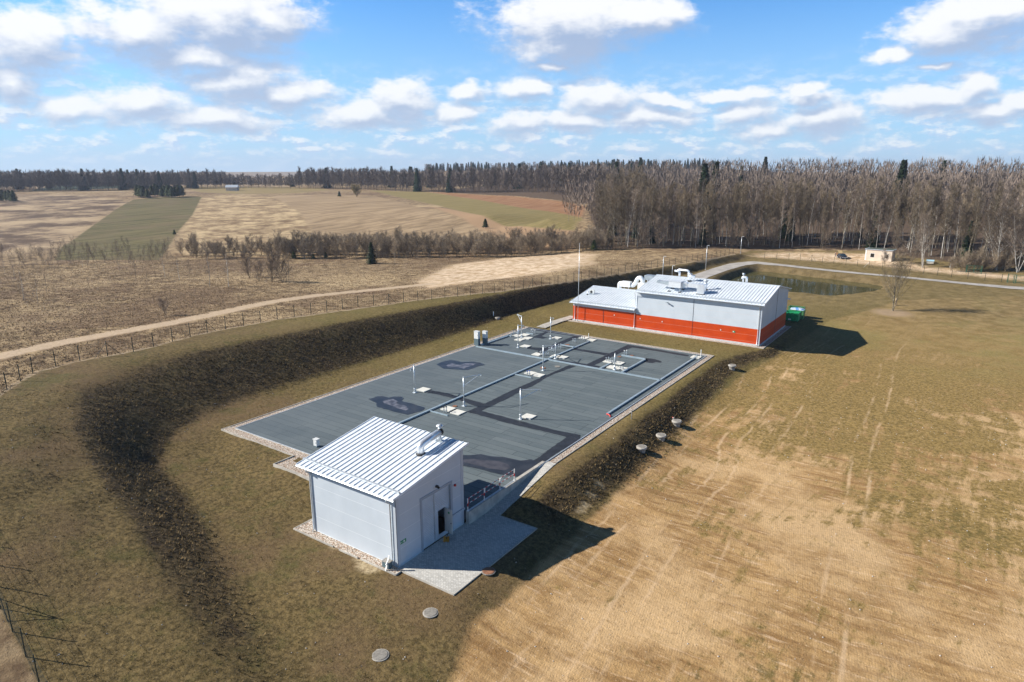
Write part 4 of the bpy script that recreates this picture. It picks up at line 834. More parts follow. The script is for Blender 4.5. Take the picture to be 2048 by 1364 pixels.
trunk('cable_duct', [(xx_,yy_+.18,0), (xx_,g2(A1,1800,475)[1],0)], 'cable duct continuing past the crossing to the far pair of white hatches')
r1 = up(*E1(0,0)); q1 = up(1219,829,0.15); trunk('cable_duct', [(-0.95,q1.y,0), (-0.95,yy_-.2,0)], 'cable duct along the right edge ending at the red elbow')
trunk('cable_duct', [(-0.95,yy_+.2,0), (-0.95,57.6,0)], 'cable duct along the right edge running to the far right hatch')
e1 = g2(B1,310,585); e2 = g2(B1,440,512); trunk('cable_duct', [(e1[0],yy_+.18,0), (e1[0],e2[1],0)], 'short cable duct to the left hatch pair below the rust red lids', .25, .2)
e3 = g2(B1,640,640); e4 = g2(B1,985,440); e5 = g2(B1,780,398)
trunk('cable_duct', [(e3[0],yy_+.18,0), (e3[0],e4[1],0), (e5[0]-1.5,e4[1],0)], 'angled cable duct beside the rust red lids', .27, .2)
e6 = g2(A1,180,530); e7 = g2(A1,560,395); trunk('cable_duct', [(-32.4,yy_+1.2,0), (-32.4,e7[1],0), (g2(A1,650,410)[0],e7[1],0)], 'cable duct along the left edge from the twin cabinets', .25, .18)
e8 = g2(A1,830,350); e9 = g2(A1,1000,375); trunk('cable_duct', [(-31.0,e8[1],0), (e9[0],e8[1],0)], 'slim cable duct near the far left corner', .18, .15)
e10 = g2(E1,1640,255); e11 = g2(E1,1795,290); trunk('cable_duct', [(xx_+.18,e10[1],0), (e11[0],e10[1],0)], 'slim side duct to the hatch pair with blue valves', .15, .13)
e12 = g2(E1,750,640); e13 = g2(E1,920,685); trunk('cable_duct', [(xx_+.18,e12[1],0), (e13[0],e12[1],0)], 'slim side duct nearest the grey shed roof', .15, .13)
e14 = g2(A1,1430,565); e15 = g2(A1,1620,605); trunk('cable_duct', [(e14[0],e14[1],0), (e15[0],e14[1],0)], 'slim duct crossing the middle duct beside the rust red lid', .3, .12, 0.28)
rp = MB().tube([(0,0,.12),(.25,-.1,.14),(.5,-.2,.12),(.62,-.28,-.02),(.64,-.3,-.1)], .085, 10).build('pipe_elbow', m_red, None, smooth=True, loc=(-0.95,q1.y-.05,0.05)); tag(rp, 'short red pipe elbow at the near end of the right hand cable duct', 'pipe')
# hatches
def hatch(px, label, s=1.32, sx=None):
    p = up(*px, 0.12); sx = sx or s
    mb = MB().box(-sx/2,-s/2,.035,sx/2,s/2,.12).box(-sx/2-.03,-s/2-.03,.121,sx/2+.03,s/2+.03,.15)
    o = mb.build('hatch_cover', m_hatch, None, loc=(p.x,p.y,0), bevel=.01); tag(o, label, 'hatch', 'white access hatches on the tank roof')
    return p
HT = [(E1(925,616),'white hatch cover left of the two nearest the grey shed roof'),(E1(1028,653),'white hatch cover right of the two nearest the grey shed roof'),
 (E1(668,414),'lone white hatch cover at the foot of the leftmost lifting post'),(E1(1770,696),'white hatch cover beside the lifting post in front'),
 (E1(1790,240),'left hatch cover of the pair with blue valves'),(E1(1875,262),'right hatch cover of the pair with blue valves'),
 (A1(865,388),'white hatch cover touching the foot of the far left post'),(A1(745,402),'white hatch cover left of the far left post, under a duct'),(A1(780,465),'nearest hatch cover of the far left cluster'),(A1(905,440),'right hatch cover of the far left cluster'),
 (A1(875,568),'lone hatch cover right of the hooked post near the twin cabinets'),(A1(1363,437),'lone hatch cover right of the looped post by the footpath'),
 (A1(1795,438),'left hatch cover of the pair by the far edge'),(A1(1912,470),'right hatch cover of the pair by the far edge'),
 (A1(1060,695),'hatch cover left of the duct crossing'),(A1(1350,728),'left hatch cover of the pair right of the duct crossing'),(A1(1460,740),'right hatch cover of the pair right of the duct crossing'),
 (B1(435,475),'hatch cover behind the armless post, left one'),(B1(590,498),'hatch cover behind the armless post, right one'),(B1(490,562),'hatch cover at the foot of the armless post'),(B1(635,580),'hatch cover just right of the armless post foot'),
 (B1(1760,410),'small white hatch cover in the far right corner')]
for px, lb in HT: hatch(px, lb)
# round lids
def lid(px, z, r, m, label, name='manhole_cover', grp=None, rim=None):
    p = up(*px, z); t_ = MB().lathe((0,0,0), [(r,0),(r,.03),(r*.9,.045),(r*.3,.05)], 20); o = t_.build(name, m, None, loc=(p.x,p.y,z)); tag(o, label, 'manhole cover', grp)
    if rim:
        r_ = MB().lathe((0,0,-.05), [(r*1.14,0),(r*1.14,.055),(r*1.0,.06)], 20).build('rim', rim, o)
    return o
for px, lb, m in ((B1(598,405),'rust red round lid left of the small white valve heads',m_rust),(B1(785,388),'rust red round lid right of the small white valve heads',m_rust),(A1(1535,550),'rust red round lid behind the middle cable duct',m_rust),
    (A1(1150,912),'dark brown round lid at the foot of the post in front of the crossing',m_rust),(A1(1380,890),'grey brown round lid between the two crossing ducts',m_grey_lid),(E1(995,590),'small rusty round lid just above the nearest hatch pair',m_rust)):
    lid(px, 0.05, .42 if 'small' not in lb else .3, m, lb)
lid((861,1225), float(hgrid(*up(861,1225,-1.3)[:2]))+.02, .47, m_grey_lid, 'grey round manhole cover in the grass in front of the paved yard', rim=m_conc)
lid((760,1310), float(hgrid(*up(760,1310,-1.4)[:2]))+.02, .50, m_grey_lid, 'grey round manhole cover nearest the camera in the front grass', rim=m_conc)
lid((977,1142), -1.06, .46, m_rust, 'dark brown manhole cover at the corner of the paved yard', rim=m_conc_d)
# lifting posts
def post(base, top, label, arm=None, brace=True, hook=False, h=None):
    b = up(*base, 0.04); H_ = h or htop(b, top); t_ = thing('lifting_post', b, label, 'lifting post', 'swivel lifting posts beside the hatches')
    MB().box(-.24,-.24,0,.24,.24,.05).lathe((0,0,.05), [(.13,0),(.13,.5),(.10,.55)], 12).add([(.1,-.02,.05),(.23,-.02,.05),(.1,-.02,.4),(.1,.02,.05),(.23,.02,.05),(.1,.02,.4)], [(0,1,2),(5,4,3)]).build('base', m_galv_l, t_)
    MB().tube([(0,0,.5),(0,0,H_)], .07, 12).lathe((0,0,H_-.12), [(.09,0),(.09,.12),(.05,.16)], 12).build('pole', m_galv_l, t_, smooth=True)
    if arm:
        az_, L, up_ = arm; d = Vector((math.cos(az_), math.sin(az_), 0)); a = Vector((0,0,H_-.06)); e = d*L+Vector((0,0,H_-.06+up_))
        MB().tube([a, e, e+Vector((0,0,-.12))], .045, 8).lathe(tuple(e-Vector((0,0,.2))), [(.03,0),(.07,.04),(.03,.1)], 8).build('arm', m_galv_l, t_)
        if brace: MB().tube([(0,0,H_-1.15), tuple(d*L*.85+Vector((0,0,H_-.1+up_*.85)))], .038, 8).build('brace', m_galv_l, t_)
    return t_
def azp(b, e, zh):                        # plan azimuth from post b to arm-tip pixel e at height zh
    B = up(*b, 0.04); E_ = up(*e, zh); return math.atan2(E_.y-B.y, E_.x-B.x), math.hypot(E_.x-B.x, E_.y-B.y)
for base, top, tip, lb, br in (
    ((1041,838),778,(1082,778),'foremost lifting post with its braced arm pointing right',True),
    ((928,812),754,(962,748),'lifting post by the middle duct with its braced arm pointing up right',True),
    ((829.7,785),730,(821,738),'leftmost lifting post with a short folded arm',True),
    (A1(1150,955),691,A1(1400,555),'tall lifting post in front of the duct crossing',True),
    (A1(1345,765),686,A1(1180,690),'lifting post at the hatch pair right of the duct crossing',True),
    (A1(757,592),649.8,A1(850,235),'hooked lifting post right of the twin cabinets',True),
    (A1(812,430),632,A1(745,60),'far left lifting post rising from the hatch cluster',True),
    (A1(1268,455),635,A1(1315,120),'looped lifting post near the footpath',True)):
    H_ = htop(up(*base, 0.04), top); az_, L = azp(base, tip, H_+.04); L = min(max(L, .5), 2.6); post(base, top, lb, (az_, L, 0.0), br)
post(B1(522,605), 706.5, 'armless lifting post left of the angled duct', None)
# valve groups
def valves(px, label, n=3, mh=m_galv_l, s=1.0, az_=0.0):
    p = up(*px, 0.05); t_ = thing('valve_group', p, label, 'valves', 'small pipe stubs with handwheels', az_)
    for i in range(n):
        x = (i-(n-1)/2)*.38*s; hh_ = (.55+.12*(i % 2))*s
        MB().tube([(x,0,0),(x,0,hh_)], .05, 8).lathe((x,0,hh_*.5), [(.08,0),(.08,.05)], 8).build('stub', m_galv, t_)
        MB().lathe((x,0,hh_), [(.04,0),(.11,.03),(.11,.10),(.03,.14)], 10).build('handwheel', mh, t_)
    MB().tube([(-(n-1)*.19*s-.15,0,.28*s),((n-1)*.19*s+.15,0,.28*s)], .04, 6).build('pipe', m_galv, t_)
m_dk = mat('dark_casting', (0.05,0.055,0.06), 0.5)
for px, lb, n, mh in ((E1(895,655),'dark valve group on the nearest hatch pair',2,m_dk),(E1(1770,268),'blue headed valve group on a white hatch pair',2,m_blue),(A1(995,365),'white headed valve group near the far left corner',3,m_white),
    (A1(650,415),'single grey stub at the end of the left edge duct',1,m_galv_l),(A1(710,375),'dark stub group behind the left edge duct',3,m_dk),(A1(1770,478),'dark headed valve group on the far hatch pair',3,m_dk),
    (A1(1640,515),'pair of stubs beside the far part of the middle duct',2,m_galv_l),(A1(1415,605),'pair of stubs beside the middle duct, left of the slim crossing duct',2,m_galv_l),(A1(1280,655),'three stubs beside the middle duct near the crossing',3,m_galv_l),(A1(1220,715),'dark stubs right at the duct crossing',2,m_dk),(A1(1125,715),'low stub pipe on the hatch left of the crossing',2,m_galv_l),
    (B1(690,375),'white headed pair between the two rust red lids',2,m_white),(B1(450,490),'stub row on the hatch behind the armless post',4,m_galv),(B1(630,600),'dark stubs at the near end of the angled duct',2,m_dk),(B1(1770,430),'single stub at the far right corner hatch',1,m_galv)):
    valves(px, lb, n, mh)
p_ = up(*B1(1832,400), .05); tag(MB().tube([(0,0,0),(0,0,.95)], .06, 10).lathe((0,0,.95), [(.07,0),(.09,.05),(.05,.12)], 10).build('vent_pipe', m_white, None, loc=tuple(p_)), 'short white standpipe at the far right corner of the tank roof', 'pipe')
p_ = up(*A1(1868,445), .05); tag(MB().tube([(0,0,0),(0,0,.8)], .05, 10).lathe((0,0,.8), [(.06,0),(.08,.04),(.04,.1)], 10).build('vent_pipe', m_white, None, loc=tuple(p_)), 'short white standpipe behind the far hatch pair', 'pipe')
# cabinets
m_cabw = mat('cabinet_white', (0.74,0.75,0.73), 0.45, var=0.04); m_cabd = mat('cabinet_plinth', (0.10,0.15,0.17), 0.6)
def cabinet(p, wd, dp, hz0, h, label, rz=0):
    t_ = thing('control_cabinet', p, label, 'electrical cabinet', None, rz)
    MB().box(-wd/2,-dp/2,0,wd/2,dp/2,hz0).build('plinth', m_cabd, t_); bx_ = MB().box(-wd/2,-dp/2,hz0+.002,wd/2,dp/2,h).build('housing', m_cabw, t_, bevel=.015)
    MB().box(-wd/2-.05,-dp/2-.05,h+.001,wd/2+.05,dp/2+.05,h+.05).build('cap', m_cabw, t_); MB().box(wd/2-.12,-dp/2-.02,hz0+(h-hz0)*.45,wd/2-.08,-dp/2-.002,hz0+(h-hz0)*.6).build('handle', m_black, bx_)
pb = up(*A1(105,550), 0.03); hcb = htop(pb, 620+335/7.877)
cabinet((pb.x+.1,pb.y,0.03), .85, .55, hcb*.48, hcb, 'nearer of the twin white cabinets on the left edge of the tank roof'); cabinet((pb.x+1.0,pb.y+1.0,0.03), .75, .5, hcb*.5, hcb*.97, 'farther of the twin white cabinets on the left edge of the tank roof')
pg = up(633.5,893,0.03); cabinet((pg.x,pg.y,0.03), .5, .4, .12, .82, 'small white cabinet standing alone behind the roof of the grey shed')
# barrier
def stripe_fn(axis, per, ph=0.0, w_=0.5):
    def f(t, oc, b):
        s = t.node('ShaderNodeSeparateXYZ'); t.l.new(oc, s.inputs[0]); fr = t.math('FRACT', t.math('ADD', t.math('DIVIDE', s.outputs[axis], per), ph))
        return t.mix(t.math('LESS_THAN', fr, w_), (0.78,0.79,0.78), (0.52,0.03,0.025))
    return f
m_rail = mat('red_white_rail', None, 0.4, fn=stripe_fn(1, 0.62)); m_postb = mat('white_post_red_band', None, 0.4, fn=stripe_fn(2, 3.0, 0.0, 0.0))
br_ = thing('safety_barrier', (-0.22,-0.15,0.06), 'red and white striped guard rail on the concrete wall beside the grey shed', 'safety barrier')
PY = [0, 2.32, 4.66, 6.98]
for y in PY:
    q = MB().tube([(0,y,0),(0,y,1.15)], .045, 10).lathe((0,y,0), [(.11,0),(.11,.03),(.05,.05)], 10).build('post', m_white, br_); MB().tube([(0,y,.42),(0,y,.72)], .049, 10, cap=False).build('red_band', m_red, q)
for a, b in zip(PY[:-1], PY[1:]):
    y0, y1 = a+.12, b-.12
    MB().tube([(0,y0,.62),(0,y0,.95)]+arc((0,y0,1.0),(0,y0,1.12),(0,y0+.12,1.12),4)+[(0,y1,1.12)], .032, 8).build('top_rail', m_rail, br_, smooth=True); MB().tube([(0,y0,.66),(0,y1,.66)], .03, 8).build('mid_rail', m_rail, br_)
MB().bar((0,-.1,.0),(0,7.2,.0),.16,.05).build('foot_rail', m_galv, br_)
# shovel, corner box and plank
s0 = up(*(892.9,1079.7), -1.08); s1_ = up(898,1066,-1.05); s2_ = onpl(902.5,1052,(xd1+.3,-2.5,0),(math.sin(ang),-math.cos(ang),0))
sv = thing('snow_shovel', (s0.x,s0.y,-1.09), 'orange yellow snow shovel leaning on the open wicket door', 'shovel')
q_ = MB(); 
for i in range(6): 
    t0, t1 = i/6, (i+1)/6; zc = lambda t: .05+.10*(t-.5)**2*4
    q_.add([(-.3,-.24+.48*t0,zc(t0)),(.28,-.24+.48*t0,zc(t0)),(.28,-.24+.48*t1,zc(t1)),(-.3,-.24+.48*t1,zc(t1)),(-.3,-.24+.48*t0,zc(t0)+.02),(.28,-.24+.48*t0,zc(t0)+.02),(.28,-.24+.48*t1,zc(t1)+.02),(-.3,-.24+.48*t1,zc(t1)+.02)], [(3,2,1,0),(4,5,6,7),(0,1,5,4),(2,3,7,6),(1,2,6,5),(3,0,4,7)])
o_ = q_.build('blade', mat('shovel_orange', (0.62,0.27,0.03), 0.5), sv); o_.rotation_euler = (0,-.35,2.2)
dsh = Vector((s1_.x-s0.x+.1, s1_.y-s0.y+.1, 0)); MB().tube([(0,0,.1), (dsh.x*.9+.05,dsh.y*.9+.1,1.0)], .02, 8).build('shaft', m_black, sv); MB().box(dsh.x*.9-.03,dsh.y*.9+.04,.98,dsh.x*.9+.13,dsh.y*.9+.16,1.16).build('grip', mat('grip_orange', (0.6,0.13,0.03), 0.5), sv)
bp = up(775,1136,-1.06); tb = thing('drain_box', (bp.x-.1,bp.y+.12,-1.07), 'dark grey box with a lid at the near corner of the shed', 'box')
MB().box(-.35,-.22,0,.3,.22,.5).build('box_body', m_cabd, tb); MB().box(-.38,-.25,.501,.33,.25,.54).build('lid', m_conc_d, tb)
pk = MB().bar((0,-.2,0),(.12,.12,1.15),.16,.03).bar((.02,-.16,.45),(.10,.08,.9),.10,.05); tag(pk.build('plank', m_white, None, loc=(bp.x+.12,bp.y-.12,-1.06)), 'white plank leaning on the dark box at the near corner of the shed', 'plank')
# concrete shafts at the foot of the slope
def ring(px, pytop, label, extra=False, z=None):
    p = hit(*px); h = max(.4, htop(p, pytop)*.78); t_ = thing('concrete_shaft', p, label, 'manhole shaft', 'concrete shafts at the foot of the bank')
    r = .52; MB().lathe((0,0,-.3), [(r*.74,0),(r*.80,h*.6+.1),(r*.98,h+.1)], 24).build('shaft_ring', m_conc_d, t_, smooth=False)
    MB().lathe((0,0,h-.20), [(r*1.08,0),(r*1.12,.03),(r*1.12,.15),(r*1.02,.20)], 24).build('top_slab', m_conc, t_); MB().lathe((0,0,h), [(r*.74,0),(r*.74,.025),(r*.3,.03)], 20).build('lid', m_grey_lid, t_)
    if extra:
        MB().tube([(-.55,.3,-.2),(-.55,.3,h+.1),(-.4,.2,h+.22)], .07, 8).build('side_pipe', m_conc, t_); MB().lathe((-.62,.35,h+.05), [(.06,0),(.1,.05),(.04,.14)], 8).build('red_cap', m_red, t_)
ring((1283,902), 890, 'concrete shaft with brown lid, nearest of three in a row')
ring((1322,878), 866.5, 'concrete shaft with grey lid, middle of three in a row')
ring((1353,850), 838, 'concrete shaft with a small red capped pipe beside it', True)
ring((1464,739), 727, 'lone concrete shaft in the bank close to the orange hall')
p_ = hit(995,637); 
tq = thing('concrete_shaft', p_, 'low pale concrete shaft on the grass beyond the far left corner', 'manhole shaft', 'concrete shafts at the foot of the bank'); MB().lathe((0,0,-.3), [(.5,0),(.5,.5),(.46,.55)], 20).build('shaft_ring', m_conc, tq); MB().lathe((0,0,.25), [(.4,0),(.4,.03)], 16).build('lid', m_grey_lid, tq)
p_ = hit(987,632); tag(MB().tube([(0,0,-.1),(0,0,.75)], .06, 8).lathe((0,0,.75), [(.07,0),(.07,.1),(.03,.14)], 8).build('marker_post', mat('pale_blue_post', (0.40,0.50,0.62), 0.5), None, loc=tuple(p_)), 'short pale blue post beside the low concrete shaft', 'post')
p_ = hit(1263,838); tag(MB().tube([(0,0,-.1),(0,0,1.05)], .06, 8).lathe((0,0,1.05), [(.065,0),(.065,.06),(.02,.1)], 8).build('marker_post', m_conc_d, None, loc=tuple(p_)), 'slim grey post standing alone in the grass right of the tank roof', 'post')
# lamp posts
def lamp(base, pytop, label, r=.06, head=True, side=1, name='street_lamp', b=None):
    p = b or hit(*base); h = htop(p, pytop); t_ = thing(name, p, label, 'lamp post' if head else 'mast')
    MB().tube([(0,0,-.2),(0,0,h*.5),(0,0,h)], [r*1.4,r*1.1,r*.75], 10).build('pole', m_galv_l, t_, smooth=True); MB().lathe((0,0,-.1), [(r*3.2,0),(r*3.2,.2),(r*1.5,.25)], 10).build('base', m_conc, t_)
    if head: MB().tube([(0,0,h-.02),(side*.45,-side*.3,h+.08)], .03, 6).build('bracket', m_galv_l, t_); MB().bar((side*.35,-side*.23,h+.06),(side*.85,-side*.57,h+.1),.2,.09).build('lamp_head', m_galv_l, t_)
lamp((1155.4,644), 486, 'tall slim metal mast in front of the low orange wing', .04, False, name='mast')
lamp((1411,540), 491, 'lamp post beside the access road behind the hall', .07)
lamp((1325,556), 513, 'lamp post on the bank behind the low wing', .07)
lamp((1344,552), 531, 'short lamp post behind the ridge of the high roof', .06)
lamp((1481,507), 473, 'lamp post at the far road bend before the wood', .07)
# skips beside the hall
def skip(p, L, Wd_, h, m, label, rz=0, plate=False, fill=None):
    t_ = thing('waste_skip', p, label, 'waste container', None, rz)
    bd = MB().add([(-L/2*.92,-Wd_/2*.9,.12),(L/2*.92,-Wd_/2*.9,.12),(L/2*.92,Wd_/2*.9,.12),(-L/2*.92,Wd_/2*.9,.12),(-L/2,-Wd_/2,h),(L/2,-Wd_/2,h),(L/2,Wd_/2,h),(-L/2,Wd_/2,h)], [(0,3,2,1),(0,1,5,4),(1,2,6,5),(2,3,7,6),(3,0,4,7)])
    bd.box(-L/2*.9,-Wd_/2*.85,h*.7,L/2*.9,Wd_/2*.85,h*.72,0); bd.build('body', m, t_)
    r_ = MB()
    for a, b in (((-L/2,-Wd_/2),(L/2,-Wd_/2)),((L/2,-Wd_/2),(L/2,Wd_/2)),((L/2,Wd_/2),(-L/2,Wd_/2)),((-L/2,Wd_/2),(-L/2,-Wd_/2))): r_.bar((a[0],a[1],h),(b[0],b[1],h),.12,.12)
    r_.build('rim', m, t_)
    for x in (-L*.28, 0, L*.28): MB().bar((x,-Wd_/2*.9-.04,.15),(x,-Wd_/2-.04,h),.12,.08).build('rib', m, t_)
    for x in (-L*.35, L*.35): MB().tube([(x,-Wd_/2*.85,.0),(x,-Wd_/2*.85,.18)], .09, 8).build('foot', m_black, t_)
    if plate: MB().box(-L*.22,-Wd_/2*.9-.09,.3,-.05,-Wd_/2*.9-.075,.55).build('label_plate', m_white, t_)
    if fill: MB().add([(-L/2*.95,-Wd_/2*.95,h+.06),(L/2*.95,-Wd_/2*.95,h+.07),(L/2*.95,Wd_/2*.95,h+.12),(-L/2*.95,Wd_/2*.95,h+.18),(0,0,h+.45),(L*.25,Wd_*.2,h+.38)], [(0,1,4),(1,5,4),(1,2,5),(2,3,5),(3,4,5),(3,0,4)]).build('waste_bags' if fill != 'lid' else 'lid', bags if fill != 'lid' else m, t_)
bags = mat('plastic_bags', None, 0.4, fn=lambda t, oc, b: t.mix(t.mr(t.noise(oc, 2.2, 3, 0.6), 0.45, 0.55, smooth=True), (0.60,0.66,0.74), (0.05,0.25,0.60)))
m_sk1 = mat('skip_green', (0.015,0.33,0.13), 0.45, var=0.2, vscale=3); m_sk2 = mat('skip_dark_green', (0.07,0.22,0.09), 0.5, var=0.2)
ps = up(1584,643.5,-.1); gz = hz_(ps.x, ps.y)
skip((ps.x-.2,ps.y+.9,gz), 2.5, 1.7, 1.75, m_sk1, 'bright green waste skip with a white plate beside the hall', 0, True, None); skip((ps.x+.1,ps.y+3.3,gz), 2.7, 1.7, 1.8, m_sk2, 'waste skip heaped with blue and white plastic sheets', 0, False, 'b'); skip((ps.x-.6,ps.y+6.0,gz), 2.8, 1.7, 1.8, m_sk2, 'farthest green waste skip behind the heaped one', 0)
# gatehouse
GA = up(1729,520.6,.45); GB = up(1782,524.6,.45); gd = (GB-GA); gl = gd.length; gaz = math.atan2(gd.y, gd.x); gh = htop(GA, 499)
gt = thing('gatehouse', (GA.x,GA.y,hz_(GA.x,GA.y)), 'small cream rendered flat roofed building with two windows at the edge of the wood', 'hut', None, gaz)
m_cream = mat('cream_render', (0.66,0.55,0.44), 0.85, var=0.08, vscale=.8, bump=.2); dg = 5.2
MB().box(0,0,-.5,gl,dg,gh).build('wall', m_cream, gt); MB().box(-.25,-.25,gh+.002,gl+.25,dg+.25,gh+.16).build('roof', mat('roof_pale', (0.42,0.48,0.55), 0.7), gt)
rf_ = MB().box(-.05,-.05,gh+.161,gl+.05,dg+.05,gh+.18).build('roof_felt', mat('roof_felt_dark', (0.07,0.09,0.07), 0.9, var=.3), gt)
for x in (gl*.2, gl*.73):
    f_ = MB().box(x-.08,-.04,.95,x+1.13,-.003,1.02).box(x-.08,-.04,1.021,x-.001,-.003,2.3).box(x+1.051,-.04,1.021,x+1.13,-.003,2.3).box(x-.001,-.04,2.22,x+1.05,-.003,2.3).build('window', m_white, gt); MB().box(x,-.03,1.02,x+1.05,-.004,2.22).build('pane', mat('window_dark', (0.03,0.025,0.02), 0.15), f_)
MB().box(-.05,1.2,0,-.003,2.2,2.1).build('door', m_white, gt); MB().box(-.03,-.03,0,.35,-.001,gh).build('corner_render', m_white, gt)
# container, small posts
pc_ = hit(1860,527); tcn = thing('storage_box', pc_, 'pale grey box with a light blue lid on the grass by the birch', 'storage box'); MB().box(-.9,-.5,0,.9,.5,.75).build('box_body', m_conc, tcn); MB().add([(-1,-.6,.751),(1,-.6,.751),(1,.6,.751),(-1,.6,.751),(-1,0,1.15),(1,0,1.15)], [(3,2,1,0),(0,1,5,4),(2,3,4,5),(1,2,5),(3,0,4)]).build('lid', mat('lid_blue', (0.35,0.55,0.66), 0.4), tcn)
p_ = hit(1900,535); tag(MB().tube([(0,0,-.1),(0,0,.9)], .08, 8).lathe((0,0,.9), [(.1,0),(.1,.12),(.03,.2)], 8).build('marker_post', m_white, None, loc=tuple(p_)), 'short white post in the grass behind the right hand fence', 'post')
# car
def car(p, rz):
    t_ = thing('parked_car', p, 'dark blue estate car parked on the sand with its tailgate up', 'car', None, rz)
    m_c = mat('car_paint_dark', (0.012,0.018,0.035), 0.25, spec=.6); mg = mat('car_glass', (0.03,0.05,0.07), 0.08); mt = m_black
    # length along x (front +x), width 1.8
    prof = [(-2.2,.35),(-2.25,.75),(-2.15,1.0),(-1.7,1.05),(1.0,1.02),(1.9,.92),(2.2,.75),(2.25,.4),(2.1,.28),(-2.1,.28)]
    vs = [(x,-.88,z) for x,z in prof]+[(x,.88,z) for x,z in prof]; n = len(prof)
    MB().add(vs, [tuple(range(n)), tuple(reversed(range(n,2*n)))]+[(i,n+i,n+(i+1)%n,(i+1)%n) for i in range(n)]).build('body', m_c, t_, bevel=.06)
    cp_ = [(-2.05,1.03),(-1.85,1.46),(-.2,1.52),(.45,1.45),(1.15,1.01)]
    vs = [(x,-.8+(z-1)*.22,z) for x,z in cp_]+[(x,.8-(z-1)*.22,z) for x,z in cp_]; n = 5
    cb_ = MB().add(vs, [(0,1,2,3,4),(9,8,7,6,5)]+[(i,n+i,n+(i+1)%n,(i+1)%n) for i in range(n)]).build('cabin', mg, t_)
    MB().add([(-1.85,-.69,1.47),(-1.85,.69,1.47),(.45,.69,1.46),(.45,-.69,1.46),(-.3,-.68,1.55),(-.3,.68,1.55),(-1.7,-.68,1.52),(-1.7,.68,1.52)], [(0,6,7,1),(6,4,5,7),(4,3,2,5),(0,3,4,6),(1,7,5,2)]).build('roof_panel', m_c, t_)
    for x in (-1.4, 1.4):
        for y in (-.9, .9):
            w_ = MB().tube([(x,y-.1,.33),(x,y+.1,.33)], .33, 16).build('wheel', mt, t_); MB().tube([(x,y-.11,.33),(x,y+.11,.33)], .2, 12).build('rim', m_galv_l, w_)
    for y in (-.62, .62): MB().box(2.16,y-.2,.6,2.27,y+.2,.75).build('headlight', m_white, t_)
    MB().box(2.25,-.25,.38,2.29,.25,.5).build('number_plate', m_white, t_); MB().box(2.2,-.4,.56,2.28,.4,.7).build('grille', m_galv, t_)
    for y in (-1.0, 1.0): MB().box(.75,y-.12,1.0,.9,y+.12,1.15).build('wing_mirror', m_c, t_)
    MB().add([(-1.85,-.6,1.52),(-1.85,.6,1.52),(-2.75,.6,2.25),(-2.75,-.6,2.25),(-1.9,-.6,1.58),(-1.9,.6,1.58),(-2.8,.6,2.31),(-2.8,-.6,2.31)], [(3,2,1,0),(4,5,6,7),(0,1,5,4),(1,2,6,5),(2,3,7,6),(3,0,4,7)]).build('tailgate', mat('tailgate_beige', (0.55,0.40,0.20), 0.5), t_)
pc2 = hit(1687,518); caz = math.atan2(CAM.y-pc2.y, CAM.x-pc2.x)+.35
car(pc2+Vector((-.5,.8,0)), caz)
